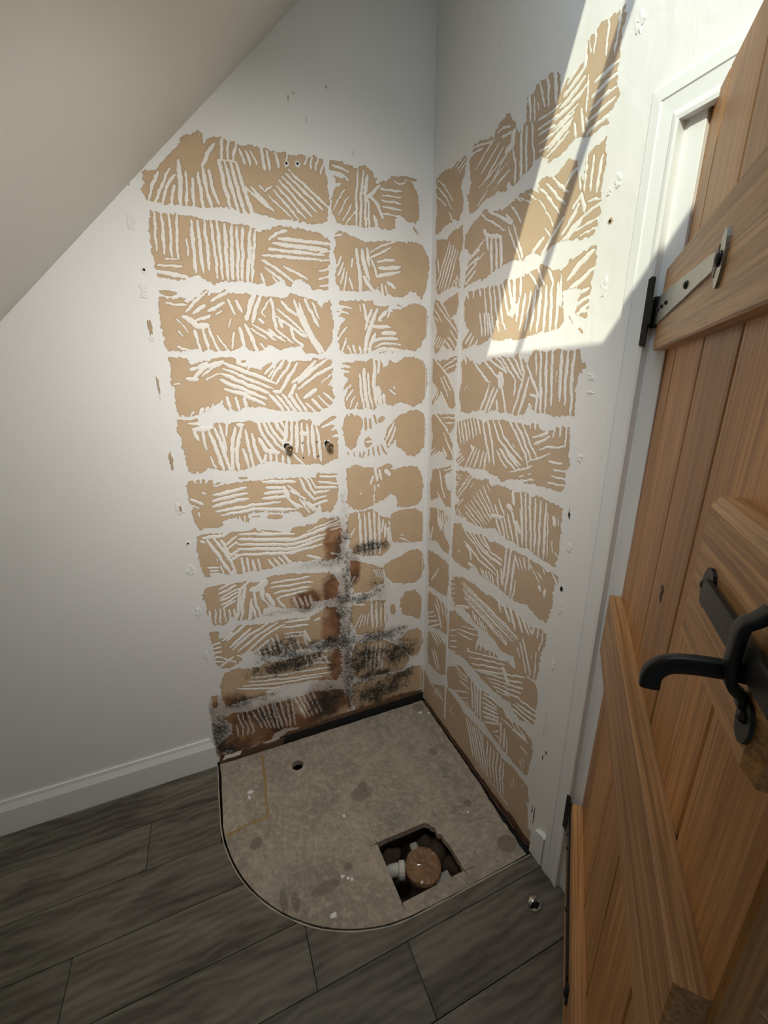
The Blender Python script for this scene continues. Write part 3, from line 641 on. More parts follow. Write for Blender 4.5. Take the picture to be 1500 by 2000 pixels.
# ================================================================== LOOSE THINGS
def tap_stub(x, z, label, seed):
    t = empty('pipe_tail', (x, 0, z)); tag(t, label, 'pipe fitting', 'shower pipe tails')
    bm = bmesh.new(); lathe(bm, (0, .0, 0), (0, -1, 0), [(0, .0080), (.030, .0080)], 16); bmo('copper_pipe', bm, M_BRASS, t, True, 40)
    bm = bmesh.new(); lathe(bm, (0, -.012, 0), (0, -1, 0), [(0, .0105), (.0015, .0125), (.010, .0125), (.0115, .0105)], 6); bmo('hex_nut', bm, M_BRASS, t)
    bm = bmesh.new(); lathe(bm, (0, -.024, 0), (0, -1, 0), [(0, .009), (.002, .0112), (.006, .0112), (.008, .010), (.012, .010), (.014, .0116), (.017, .0112), (.0175, .0075), (.012, .0068), (.011, .001)], 20); bmo('threaded_end', bm, M_BRASS, t, True, 35)
    bm = bmesh.new(); rough_disc(bm, lambda u, v, h: Vector((u, -h, v)), -.001, .002, .017, .019, .0016, seed, 16, .2, .8); bmo('hole_surround', bm, M_FILL, t)
    bm = bmesh.new(); rough_disc(bm, lambda u, v, h: Vector((u, -h - .0012, v)), -.002, .004, .0125, .0135, .0009, seed + 1, 14, .2, .8); bmo('wall_hole', bm, M_DARK, t)
tap_stub(-.584, 1.312, 'left of the two short brass pipe tails sticking out of the stripped wall', 3)
tap_stub(-.4325, 1.310, 'right of the two short brass pipe tails, nearer the room corner', 9)

ds = empty('floor_door_stop', (-.112, -.924, 0)); tag(ds, 'brushed steel half-dome door stop screwed to the grey floor by the doorway', 'door stop')
bm = bmesh.new(); lathe(bm, (0, 0, 0), (0, 0, 1), [(0, .0225), (.004, .0225), (.0055, .021)], 28); bmo('base_plate', bm, M_STEEL, ds, True, 40)
bm = bmesh.new(); bmesh.ops.create_uvsphere(bm, u_segments=28, v_segments=16, radius=.0215)
bmesh.ops.bisect_plane(bm, geom=bm.verts[:] + bm.edges[:] + bm.faces[:], plane_co=(0, 0, .0), plane_no=(0, 0, -1), clear_outer=True)
bmesh.ops.bisect_plane(bm, geom=bm.verts[:] + bm.edges[:] + bm.faces[:], plane_co=(0, -.003, 0), plane_no=(0.2, -1, 0), clear_outer=True)
bmesh.ops.holes_fill(bm, edges=[e for e in bm.edges if e.is_boundary], sides=0)
for v in bm.verts: v.co.z += .005
bmo('half_dome', bm, M_STEEL, ds, True, 30)
bm = bmesh.new(); box(bm, (-.017, -.010, .0056), (.017, -.0045, .017), .003); o = bmo('rubber_buffer', bm, M_GAP, ds); o.rotation_euler.z = -.2
bm = bmesh.new(); lathe(bm, (.0, -.015, .005), (0, 0, 1), [(0, .0035), (.001, .003)], 10); bmo('screw_head', bm, M_DARK, ds)

# ================================================================== STRIPPED PATTERN ON THE TWO WALLS
TRACE = """V b
P 925 2112 896 2115 869 2143 823 2192 807 2207 768 2228 766 2217 755 2218 760 2196 737 2216 710 2222 696 2216 673 2214 654 2210 618 2219 599 2216 579 2216 563 2211 525 2216 496 2212 468 2223 452 2215 430 2220 401 2213 393 2189 385 2131 389 2096 390 2071 398 2049 422 2038 443 2036 468 2033 517 2039 548 2034 615 2041 656 2041 704 2048 759 2043 797 2038 816 2039 852 2038 878 2035 899 2037 922 2033 932 2050 937 2062 921 2084 929 2089
L 6.9 928 2029 911 2072 891 2111
L 7.5 908 2033 885 2082 857 2125
L 7.6 889 2032 872 2078 845 2111
L 7.4 864 2035 860 2059 849 2084
L 12.3 841 2038 834 2089 830 2146
L 7.3 823 2037 818 2078 815 2122
L 7.4 804 2034 802 2074 797 2108
L 9.3 778 2035 780 2083 781 2124
L 9.5 755 2042 764 2092 767 2142
L 8.9 734 2055 748 2101 751 2135
L 9.5 727 2205 753 2174 768 2145
W 3 8.1 707 2218 716 2165 666 2215 679 2171
L 3.4 723 2164 694 2167 667 2167
W 4 9.9 723 2162 700 2049 669 2166 637 2035
W 3 6.8 659 2201 647 2169 625 2203 613 2171
L 9.2 593 2217 588 2161
L 7.7 577 2209 572 2165
L 7.8 551 2210 545 2172
L 5.8 517 2212 522 2179
W 6 8.1 567 2112 491 2041 511 2174 387 2084
L 4.8 571 2119 593 2102
L 6.9 633 2110 576 2060
L 5.2 608 2117 592 2102
L 4.4 585 2095 513 2042
L 5.2 638 2067 632 2039
L 7.6 657 2111 608 2078 572 2053
W 4 7.2 462 2195 453 2218 410 2178 398 2209
P 378 2218 357 2220 302 2212 287 2208 273 2218 258 2224 234 2209 225 2191 205 2190 180 2188 164 2203 133 2212 112 2199 86 2199 64 2174 58 2142 52 2105 68 2078 96 2079 128 2092 149 2085 149 2052 186 2044 217 2053 248 2045 303 2043 341 2043 365 2052 376 2074 379 2109 368 2140 341 2163 360 2160 366 2178 341 2174 326 2180 381 2194
L 7.2 372 2207 316 2196
L 6.9 368 2191 340 2185 317 2170
W 4 5.8 371 2083 330 2149 327 2045 299 2088
L 7.7 283 2205 292 2131 293 2041
L 8.7 264 2204 275 2134 279 2046
L 11.0 252 2195 260 2143 246 2114
L 9.0 261 2128 260 2048
L 9.0 246 2122 248 2045
L 11.3 205 2174 246 2137 216 2118 196 2080
L 10.5 184 2204 215 2181 195 2195
L 5.6 154 2193 133 2188 107 2196
W 5 6.4 200 2165 128 2167 198 2094 123 2095
L 16.7 133 2095 112 2077 79 2060
L 12.5 227 2084 217 2053
T 1 8.1 133 2208 65 2208
T 1 7.2 79 2064 57 2045
P 925 2014 917 2012 889 2012 863 2013 845 2012 815 2014 786 2010 751 2009 708 2008 680 2011 644 2003 620 1994 602 2002 554 2018 519 2018 466 2015 422 2007 390 1990 391 1970 395 1925 400 1888 402 1841 458 1838 466 1854 502 1870 526 1858 532 1844 567 1862 600 1843 643 1844 681 1849 714 1847 743 1845 773 1835 803 1848 810 1855 834 1850 877 1839 929 1839 936 1864 939 1913 935 1976
W 4 7.9 916 2012 924 1914 854 2014 866 1898
L 4.3 906 1895 861 1897
L 6.6 927 1875 860 1877
L 11.3 934 1857 894 1854 849 1850
W 3 8.5 818 1999 822 1862 782 2007 782 1872
W 8 9.7 763 2007 759 1851 632 1995 657 1851
L 5.3 835 1952 838 1908
L 9.4 590 1975 564 1996 533 2005
W 4 10.3 562 1980 389 1981 614 1929 425 1930
L 8.8 619 1915 573 1893 522 1859
L 8.0 612 1894 584 1876 554 1859
L 7.9 550 1903 520 1889 475 1872
L 8.2 627 1873 617 1846
L 6.5 589 1868 573 1849
W 5 6.3 428 1953 387 1961 434 1850 392 1857
P 371 2018 352 2022 299 2012 259 1999 218 2008 133 2018 112 2012 57 2019 34 2009 10 1971 9 1926 19 1871 42 1834 65 1854 94 1856 111 1837 155 1834 172 1847 199 1836 220 1866 236 1847 268 1850 289 1844 325 1842 360 1844 376 1872 371 1923 376 1963 368 1980 375 1996
L 5.5 374 2008 347 2015
W 4 6.2 374 1914 353 1945 347 1840 332 1901
L 6.9 313 1944 316 1923
L 7.2 314 1851 323 1885
L 12.3 297 1979 287 1909 284 1844
L 13.6 277 1977 261 1906 251 1886
L 10.4 258 1983 250 1929
L 13.4 272 1893 257 1872 231 1843
L 7.4 242 1951 220 1897
L 5.8 244 1972 197 1997 139 2016
L 7.6 245 1957 208 1971 165 1992
L 8.5 219 1942 187 1951 150 1954
L 11.2 214 1923 171 1929 128 1935
L 11.3 220 1899 177 1909 131 1919
L 12.8 177 1882 161 1875 150 1866
L 8.7 204 1876 196 1837
L 7.6 188 1873 177 1842
P 938 1789 912 1787 880 1787 859 1791 867 1777 848 1780 803 1815 790 1815 794 1801 742 1819 728 1809 688 1813 668 1812 666 1801 649 1810 620 1811 595 1811 562 1807 539 1822 509 1818 483 1812 461 1813 436 1791 400 1813 397 1785 392 1736 392 1685 410 1663 415 1650 445 1633 472 1637 495 1636 512 1661 561 1652 584 1645 621 1659 640 1642 661 1640 682 1641 705 1657 747 1640 767 1640 791 1639 810 1639 830 1639 848 1642 860 1638 898 1636 938 1635 941 1659 941 1707 939 1746
T 1 12.2 934 1801 885 1799
L 6.5 917 1774 893 1768 864 1771
L 8.0 867 1750 833 1784 796 1812
L 8.9 786 1787 759 1803 727 1820
L 10.4 799 1757 775 1769 750 1783
L 10.2 843 1749 809 1771
L 4.9 777 1748 761 1757
L 8.3 737 1793 728 1771 719 1751
L 9.2 713 1789 698 1760
L 17.2 876 1738 852 1725 839 1710 808 1715
L 9.1 837 1729 797 1745
T 1 5.2 841 1721 807 1725
L 4.8 895 1730 868 1691
L 4.0 895 1694 883 1675
W 3 9.4 847 1695 839 1639 806 1706 785 1638
L 5.9 781 1684 751 1638
L 4.6 736 1735 743 1710
L 6.3 732 1695 742 1648
L 10.8 709 1711 706 1680 700 1647
L 11.1 690 1720 674 1677 665 1642
L 7.1 902 1647 864 1638
L 13.0 655 1811 674 1774 686 1735
L 10.9 632 1813 657 1768 667 1729
L 5.6 602 1805 637 1761 624 1746
L 10.3 602 1805 596 1747 591 1712
L 8.6 647 1741 632 1728
W 4 8.5 673 1709 628 1679 591 1710 538 1665
L 6.7 666 1721 630 1702 576 1684
L 7.1 586 1775 545 1745 491 1695
L 8.7 588 1751 539 1718 492 1687
L 10.5 567 1795 547 1773 522 1758
L 13.8 524 1802 502 1735 470 1679 440 1633
L 11.1 507 1795 485 1728 456 1675 426 1637
L 10.1 488 1808 468 1769 444 1723
L 7.4 462 1801 442 1750
L 6.5 443 1814 431 1785
L 10.6 580 1740 573 1720
W 3 8.7 678 1677 661 1642 621 1659 597 1643
L 9.1 543 1713 533 1681 512 1661
L 9.1 511 1669 503 1661
P 372 1803 351 1811 317 1813 305 1817 242 1819 226 1804 206 1802 174 1806 182 1786 165 1784 149 1795 115 1800 89 1814 46 1818 24 1805 12 1780 11 1744 17 1704 44 1666 66 1651 97 1658 140 1649 162 1642 179 1652 200 1656 225 1655 242 1644 270 1640 303 1636 327 1637 351 1633 369 1649 374 1686 375 1700 362 1734 342 1752 353 1758 368 1761 349 1771 373 1777 352 1788
L 6.7 374 1795 321 1789
L 6.8 371 1779 334 1772
L 6.4 378 1680 357 1707 339 1728
L 6.7 366 1638 341 1691
W 3 7.9 341 1667 328 1636 293 1661 286 1636
L 10.4 273 1805 266 1753
L 4.7 290 1804 287 1781
L 10.8 241 1790 256 1759 269 1721
L 14.9 221 1790 244 1739 265 1689 275 1636
L 13.5 232 1708 249 1669 258 1637
L 10.5 240 1732 170 1731
L 14.2 205 1712 145 1711
L 11.4 241 1685 191 1693 138 1693
L 7.2 233 1662 191 1677 127 1673
L 14.6 242 1644 192 1657 66 1643
L 17.2 213 1754 186 1786
L 8.1 178 1766 172 1787
T 1 5.0 203 1758 190 1767
T 1 3.6 217 1641 183 1649
T 1 4.2 144 1812 119 1809
P 933 1616 886 1615 879 1607 891 1601 869 1598 822 1608 782 1616 733 1619 731 1607 692 1619 711 1601 687 1589 650 1576 649 1589 618 1606 611 1581 582 1614 556 1610 529 1611 492 1609 464 1620 426 1620 405 1616 402 1586 401 1559 409 1532 397 1487 410 1464 441 1442 471 1434 509 1433 537 1440 564 1441 587 1442 614 1445 636 1448 666 1460 687 1460 717 1461 735 1449 760 1450 777 1450 791 1470 816 1466 838 1450 851 1442 863 1441 879 1435 926 1435 936 1457 936 1498 930 1529 938 1537 938 1576
L 9.7 875 1580 823 1600
L 12.0 871 1556 832 1588 775 1606
L 6.7 843 1560 809 1584 780 1600
L 5.3 831 1550 787 1570
W 4 12.0 773 1602 615 1538 788 1548 646 1485
L 11.3 777 1519 721 1502 652 1466
L 14.2 891 1553 860 1552
L 3.9 929 1536 913 1537
L 11.2 733 1621 727 1601 703 1593
L 8.8 680 1617 696 1585
W 3 10.9 775 1494 767 1446 717 1491 718 1451
W 5 6.8 925 1428 916 1436 800 1466 790 1482
L 9.2 863 1439 855 1455
L 9.4 845 1442 838 1463
W 3 8.9 642 1568 600 1610 606 1534 547 1610
L 11.1 595 1508 560 1559 529 1602
L 6.5 632 1560 611 1581
L 10.3 552 1538 519 1559 460 1611
L 11.3 530 1538 481 1577 422 1616
L 11.4 531 1516 468 1559 399 1594
L 13.2 539 1533 565 1490
L 15.1 510 1485 466 1515
L 13.0 617 1508 591 1508
W 5 11.9 632 1496 587 1442 542 1498 504 1435
W 4 9.4 507 1467 466 1431 438 1501 396 1464
L 6.3 445 1537 405 1568
L 6.5 417 1528 404 1546
P 371 1607 336 1605 308 1615 279 1609 242 1621 205 1616 201 1594 175 1597 175 1616 149 1605 110 1628 65 1630 29 1614 10 1575 9 1524 17 1477 40 1453 63 1440 95 1451 132 1460 158 1449 181 1449 194 1461 202 1454 224 1454 242 1436 271 1440 305 1441 330 1442 354 1443 362 1462 343 1521 364 1503 363 1517 338 1546 361 1566 341 1571 368 1586 340 1589
L 8.6 370 1596 334 1593
L 7.9 367 1577 335 1573
W 3 6.8 364 1499 331 1528 344 1444 316 1491
L 7.3 319 1442 308 1464
L 10.0 295 1566 291 1501 279 1437
L 15.0 278 1586 274 1509 263 1436
L 8.4 262 1575 257 1501 246 1440
L 14.4 235 1621 238 1527 231 1451
L 10.1 217 1615 221 1570
L 19.7 223 1519 213 1450
L 11.3 200 1492 194 1454
L 7.2 174 1507 149 1491
L 4.9 158 1518 149 1511
P 937 1425 869 1422 895 1411 832 1399 822 1412 790 1410 773 1410 731 1408 705 1415 689 1402 658 1400 644 1404 617 1405 581 1406 544 1404 498 1412 483 1392 459 1382 419 1390 399 1379 390 1355 391 1296 395 1257 416 1249 457 1237 482 1244 541 1244 602 1254 657 1267 694 1256 712 1253 749 1242 792 1242 813 1248 846 1253 862 1257 885 1241 905 1240 921 1246 929 1271 931 1319 942 1333 933 1345 935 1371 942 1388
L 9.2 903 1409 839 1409
L 16.8 893 1390 833 1395
L 11.4 890 1385 884 1357
L 9.0 867 1380 859 1323
L 11.8 847 1385 830 1317 813 1246
L 11.9 826 1390 809 1315 792 1244
L 10.1 811 1403 804 1359 797 1314
L 7.5 787 1410 791 1363
L 11.9 761 1392 777 1322 783 1238
L 12.0 737 1395 762 1321 765 1239
L 9.7 741 1315 728 1250
L 10.6 726 1379 720 1309 711 1248
L 10.7 707 1367 698 1308 681 1251
L 6.8 853 1296 839 1257
L 6.7 900 1247 898 1237
L 11.4 753 1400 732 1397
L 10.9 684 1410 671 1360 627 1298
L 11.0 666 1409 648 1364 607 1306
L 11.1 648 1409 630 1367 599 1324
L 11.1 626 1412 613 1380 594 1352
L 9.2 606 1411 594 1384
L 15.7 685 1348 662 1305 618 1293
W 7 11.9 579 1406 600 1315 473 1387 461 1252
L 14.1 602 1310 581 1290
L 15.9 533 1362 509 1356
W 5 10.8 675 1264 668 1292 584 1247 586 1281
L 9.6 567 1284 531 1243
L 11.4 449 1377 393 1403
L 9.7 415 1366 387 1379
T 1 13.3 454 1386 398 1415
L 9.7 411 1342 386 1345
P 355 1420 334 1427 306 1415 289 1402 288 1367 308 1333 318 1298 339 1283 364 1301 370 1344 371 1383
P 132 1408 91 1425 54 1426 20 1408 10 1366 11 1316 17 1274 56 1242 94 1245 113 1267 132 1285 150 1291 154 1308 186 1277 191 1310 200 1319 177 1374 141 1401
T 2 11.1 276 1406 273 1359 257 1405 254 1362
T 1 8.5 240 1416 230 1380
T 1 20.9 223 1388 199 1407
T 1 30.5 265 1330 275 1291
T 5 7.0 288 1279 293 1251 213 1299 191 1256
L 6.5 346 1431 345 1416
L 6.6 322 1430 320 1415
L 8.1 195 1306 172 1346 154 1385
L 9.1 182 1289 159 1333 150 1365
L 7.4 155 1274 148 1311
T 3 5.0 352 1280 351 1264 306 1277 302 1252
L 10.5 274 1311 248 1313
P 933 1218 920 1221 888 1218 859 1216 849 1192 798 1196 727 1200 691 1197 663 1199 569 1195 540 1195 490 1190 479 1206 398 1197 403 1182 399 1156 395 1134 402 1093 436 1044 468 1048 476 1081 509 1046 540 1037 563 1066 579 1062 674 1075 748 1079 747 1044 773 1053 799 1066 830 1065 846 1043 868 1037 902 1046 916 1036 929 1060 939 1109 932 1131 943 1169 939 1201
W 3 6.6 912 1223 909 1211 875 1219 875 1208
L 10.9 932 1154 899 1132
L 7.3 933 1131 913 1120
L 6.4 894 1173 886 1169
W 3 13.1 856 1157 746 1176 863 1117 742 1134
L 11.7 856 1099 732 1107 629 1107
L 11.9 841 1084 719 1091 573 1072
L 13.6 682 1191 565 1180
L 12.7 673 1168 605 1161
L 13.7 684 1147 611 1147
L 11.9 693 1129 598 1126
L 21.0 610 1155 598 1123
L 7.8 595 1168 554 1131
L 8.9 587 1147 531 1108
L 11.7 599 1121 563 1076
L 9.9 585 1104 548 1079
W 3 9.9 555 1111 519 1055 521 1097 488 1056
L 11.8 550 1191 533 1149 496 1099
L 10.8 527 1191 494 1124
L 7.9 509 1192 485 1146
L 10.1 470 1192 396 1184
L 10.1 476 1173 397 1155
L 10.2 492 1152 405 1143
L 10.3 494 1132 435 1133
L 10.5 500 1105 449 1113
L 10.6 502 1080 444 1093
W 3 7.2 800 1056 794 1070 766 1042 762 1071
T 1 17.2 680 1058 624 1049
T 1 11.2 769 1214 739 1211
T 1 9.1 851 1196 829 1201
T 1 5.0 736 1063 704 1060
L 5.8 915 1103 915 1087
P 935 1017 918 1022 849 1016 842 998 818 1014 755 1012 726 1021 723 1008 681 1002 634 989 604 982 593 997 558 1002 501 1005 480 1023 406 1019 396 984 393 928 401 873 425 843 469 839 500 850 543 847 594 856 635 852 685 845 743 845 791 844 814 848 820 876 837 850 864 855 885 862 904 855 926 852 931 886 938 928 939 974 931 1002
L 13.7 915 1007 846 1005
L 9.5 921 994 909 988
L 11.7 901 997 868 931 837 853
L 11.7 877 998 845 938 816 854
L 11.7 852 989 839 952 821 913
L 9.2 910 889 874 885
L 8.2 906 874 875 871
L 7.2 908 862 881 860
L 6.3 866 890 858 849
L 4.4 878 920 875 910
L 8.8 844 965 798 996
L 8.9 837 952 800 971
L 10.1 831 925 797 940
L 9.2 826 906 797 922
L 12.3 788 1002 585 973
L 14.8 790 982 587 949 493 971 401 1002
L 12.7 797 963 588 929 457 956
L 13.8 801 946 590 910 468 940
L 12.8 810 924 601 896 475 913
L 7.7 534 977 406 1013
L 7.7 545 963 401 990
L 9.0 440 969 397 976
L 13.2 718 1010 653 992
W 4 10.1 791 908 787 838 732 892 725 842
W 4 10.7 696 885 667 831 632 888 600 846
L 11.9 541 874 484 850
L 8.8 440 868 397 849
T 1 6.1 709 1008 634 989
P 925 812 878 813 832 809 776 808 748 797 719 797 688 813 658 815 536 794 455 785 423 755 414 711 427 659 456 657 533 668 546 638 588 648 650 662 699 685 720 678 743 649 783 642 831 650 853 670 869 651 889 642 924 654 937 702 938 746 945 779 941 794
W 3 9.5 885 793 836 813 887 756 812 783
W 3 9.8 886 747 818 768 881 710 831 735
L 12.8 776 808 808 777 832 659
L 12.6 787 789 807 716 817 644
L 12.7 774 731 789 637
L 11.5 761 767 757 704 743 643
L 11.4 776 709 763 648
L 9.7 726 776 726 720
L 27.7 770 769 741 768 709 795
L 9.7 740 785 731 721 700 674
W 6 8.1 926 715 929 655 840 701 841 650
L 10.2 691 780 537 780
L 10.3 693 761 527 755
L 10.4 685 736 539 737
L 10.5 672 713 551 722
L 16.6 714 740 689 683
L 10.1 677 709 640 654
W 4 10.2 611 700 593 649 542 691 534 653
P 923 626 906 615 910 582 881 586 833 628 786 619 727 607 665 609 549 593 474 627 435 612 414 569 418 487 438 440 500 470 557 460 580 448 666 466 699 450 770 471 802 505 843 492 830 476 852 458 883 443 920 455 934 483 934 542 937 589 940 619
L 10.7 889 599 861 598 897 573
L 12.4 883 569 805 624
L 13.7 872 539 787 602
L 11.8 869 524 800 570 722 606
L 10.8 846 511 761 565 681 601
L 12.1 818 497 731 557 656 586
L 12.1 800 479 723 531
L 10.9 656 595 549 585
L 10.9 663 573 556 561
L 8.5 660 544 575 531
L 9.4 656 525 581 517 572 490
L 13.6 574 534 556 479
W 5 9.8 772 502 761 462 691 547 677 469
W 4 9.2 674 493 667 460 577 497 558 441
W 5 9.2 935 566 907 567 935 489 908 481
L 10.5 915 462 868 493
L 9.4 901 497 861 461
L 7.5 853 495 825 475
L 11.6 528 572 505 579
P 909 427 854 435 801 412 743 426 616 413 548 419 469 403 433 413 417 361 420 287 446 247 523 268 569 280 680 289 758 269 841 272 923 268 931 323 927 383
L 10.3 811 371 676 347 473 324
L 10.3 823 356 645 318 468 295
L 10.3 844 344 701 309 510 288
L 10.3 870 340 734 294 534 272
L 9.2 620 362 529 361 466 342
W 4 8.5 583 410 569 366 504 393 483 354
L 8.3 528 374 487 382
L 17.5 757 282 681 276 535 268
P 934 214 898 227 837 211 763 218 686 217 602 215 549 218 526 210 424 190 395 137 373 56 430 47 506 38 584 39 698 69 744 55 770 12 859 6 922 5 978 16 976 77 947 106 909 124 914 173
W 3 6.9 884 215 866 141 842 213 822 103
W 5 9.1 826 220 789 105 741 217 720 78
W 4 9.4 729 226 703 78 653 213 647 70
W 5 9.7 642 209 599 88 561 215 527 97
W 4 6.0 890 157 888 102 825 125 834 88
L 25.6 955 40 920 25
P 363 1214 322 1226 279 1212 246 1207 235 1203 178 1219 158 1207 178 1193 131 1194 84 1201 48 1193 26 1163 18 1106 24 1044 45 1029 107 1022 143 1032 143 1063 167 1088 202 1070 249 1048 300 1035 350 1049 368 1073 358 1115 362 1168
L 12.2 240 1204 236 1177 231 1150
L 12.2 223 1194 213 1156
L 16.0 195 1192 175 1171
L 10.2 251 1173 260 1142
L 6.8 243 1132 244 1108
L 6.9 245 1097 248 1059
L 6.4 230 1133 225 1127
L 18.4 173 1081 149 1064
W 3 10.9 240 1052 226 1028 197 1069 179 1034
L 5.2 309 1107 304 1102
P 174 999 143 1012 82 1016 45 1011 19 985 15 918 17 858 43 853 106 860 162 875 174 918
L 5.7 131 888 81 859
L 5.6 125 902 113 894
P 367 1024 317 1029 255 1032 227 1006 180 983 186 920 168 858 211 817 300 832 357 860 365 947
W 5 11.3 312 1023 310 840 226 1017 223 831
W 4 10.7 209 981 213 924 174 918 168 846
L 7.1 354 928 334 959
P 206 767 169 791 119 801 81 819 42 819 9 788 4 730 20 675 53 656 105 660 169 679 200 717
P 358 819 289 795 212 756 201 686 225 684 275 657 352 661 361 748
W 5 5.7 254 758 243 725 206 749 194 684
L 6.3 356 717 341 744
P 125 586 99 619 52 619 18 575 14 507 26 454 78 488 111 503 128 553
T 1 28.9 167 569 160 514
P 360 613 276 613 201 596 190 495 216 434 347 455 368 539
W 4 11.1 267 605 266 474 202 583 200 470
W 4 6.6 346 494 320 553 291 493 283 544
L 8.6 354 609 300 593
P 131 370 91 408 36 415 8 379 3 313 34 264 62 257 104 305
P 355 411 280 404 210 391 138 343 76 254 103 203 205 206 355 224 376 329
W 5 7.7 293 387 303 265 204 376 225 226
P 368 200 265 195 110 190 61 205 8 189 -6 62 102 36 242 23 361 36 377 124
L 7.0 317 194 285 186
P 969 335 945 333 954 273 970 285
V r
P 25 2211 84 2216 119 2206 199 2211 211 2198 209 2174 200 2153 186 2133 205 2089 203 2067 181 2038 147 2054 112 2049 29 2040 23 2071 34 2122 27 2165
L 5.1 30 2209 87 2164 143 2108
L 5.4 29 2189 89 2140 136 2087
L 4.5 27 2161 62 2137 100 2105
W 3 5.7 149 2198 199 2211 174 2177 208 2185
L 6.8 117 2083 143 2052
P 39 2028 97 2004 141 2020 203 2022 215 1972 190 1931 205 1838 162 1851 107 1848 45 1844 34 1943
W 5 8.6 43 1869 125 1992 117 1838 180 1950
W 3 7.7 153 1852 165 1867 201 1843 181 1876
L 9.2 45 1962 55 1916
P 35 1830 91 1807 137 1821 194 1824 200 1797 186 1757 160 1752 199 1703 193 1659 177 1638 139 1650 109 1666 50 1637 33 1663 56 1719 22 1780
L 7.1 41 1819 123 1752 199 1694
L 6.3 71 1819 111 1785 146 1749
W 4 7.9 36 1668 68 1699 81 1649 113 1685
W 3 6.4 118 1679 168 1638 144 1709 201 1667
W 2 6.0 32 1798 85 1748 28 1775 65 1746
L 5.8 151 1748 191 1752
P 30 1623 88 1611 208 1620 205 1608 196 1578 142 1559 194 1498 205 1449 174 1439 141 1447 96 1488 34 1447 33 1474 77 1501 30 1541
L 8.3 39 1620 90 1590 142 1559 202 1490
L 6.4 107 1589 201 1613
L 5.5 124 1576 202 1597
L 5.9 142 1557 204 1566
L 7.7 92 1552 147 1485
L 7.3 113 1556 162 1502
W 3 6.7 29 1465 68 1497 62 1453 87 1488
L 12.2 95 1497 114 1476 150 1443
P 31 1408 100 1414 200 1420 201 1399 196 1369 164 1344 192 1308 196 1251 163 1246 117 1276 34 1241 29 1260 45 1328 28 1378
L 8.4 55 1412 101 1388 159 1357
L 5.6 118 1402 201 1408
L 5.6 141 1384 194 1390
L 8.0 126 1345 159 1304 203 1265
L 12.1 125 1286 153 1258
L 7.8 138 1364 164 1344
L 5.2 21 1312 41 1309
W 3 6.1 29 1255 62 1278 54 1239 99 1274
P 47 1185 112 1201 189 1228 195 1210 141 1178 161 1134 196 1123 196 1062 157 1057 110 1084 38 1052 30 1116
L 10.2 104 1190 113 1158 126 1127
L 8.0 90 1099 158 1052
L 8.9 116 1139 151 1089
L 7.4 135 1195 194 1217
P 33 1020 77 1027 152 1030 192 1011 155 969 149 940 200 899 194 862 154 860 93 885 40 871 32 941
L 11.1 62 936 44 873
L 28.8 105 990 132 953
W 5 7.5 120 1017 124 937 183 1030 184 960
L 13.5 103 1025 105 990
P 28 818 114 826 197 817 203 740 195 670 158 657 87 653 40 646 37 717 25 772
L 8.9 121 765 93 725 58 685
P 37 619 98 622 177 622 204 596 211 495 186 480 142 480 50 437 36 522
W 4 8.2 39 508 93 544 50 437 141 500
L 13.3 100 582 129 556 159 490
W 3 9.0 107 617 146 565 177 627 202 556
P 45 412 124 449 200 427 209 283 161 248 99 247 53 236 39 325
W 5 8.6 63 423 136 386 123 468 198 455
L 10.8 81 330 115 289 134 256
L 10.5 103 349 155 270
P 16 178 76 137 205 218 220 39 118 41 17 35 8 115
W 4 10.4 26 184 75 153 91 225 137 199
W 4 5.6 115 106 139 158 168 121 182 175
L 9.3 85 144 193 130
P 236 2038 238 2065 224 2091 244 2117 231 2182 250 2215 305 2205 351 2188 355 2205 384 2216 412 2215 438 2182 452 2159 482 2165 480 2216 500 2212 518 2222 536 2223 558 2222 587 2209 599 2160 610 2179 658 2190 665 2220 673 2224 687 2225 706 2229 730 2226 751 2221 758 2204 756 2158 754 2116 760 2097 766 2073 745 2061 748 2041 697 2040 661 2053 631 2040 580 2039 549 2063 525 2064 512 2052 487 2050 445 2037 424 2070 422 2036 385 2049 347 2049 314 2048 281 2035
W 4 6.8 266 2149 351 2185 350 2085 417 2126
W 3 5.3 289 2093 412 2125 359 2058 433 2085
L 6.3 283 2046 332 2071
L 5.1 377 2069 417 2079
L 5.3 362 2195 386 2194 419 2182
L 6.9 383 2174 412 2170 440 2164
L 5.4 243 2210 339 2184
L 6.5 230 2196 293 2188
L 17.1 435 2166 433 2137 405 2131
L 8.2 437 2127 451 2088 457 2036
L 10.5 465 2170 471 2109 479 2043
L 8.0 483 2156 499 2045
L 6.3 503 2153 515 2102 525 2067
L 7.7 488 2220 497 2161
L 5.7 506 2206 513 2151
L 8.3 453 2187 457 2156
L 6.0 525 2221 538 2190 547 2162
L 6.5 545 2223 558 2191 560 2161
L 10.4 571 2220 580 2185 585 2154
L 4.5 521 2188 525 2167
W 5 6.1 526 2145 597 2141 543 2074 579 2075
W 4 9.6 619 2170 653 2195 590 2118 674 2137
W 5 8.0 584 2102 654 2118 569 2052 634 2078
L 8.0 621 2183 660 2200
L 5.5 684 2189 686 2208 687 2225
L 5.5 720 2167 717 2195 716 2221
L 6.0 745 2168 743 2197 743 2223
L 4.1 741 2155 740 2177
L 4.4 668 2225 676 2196
L 9.0 660 2223 664 2175
W 5 8.7 697 2135 753 2140 688 2049 752 2057
L 5.3 678 2154 681 2124 682 2095
L 6.9 668 2104 672 2080 679 2057
L 5.9 652 2085 659 2054
L 4.3 683 2080 689 2063
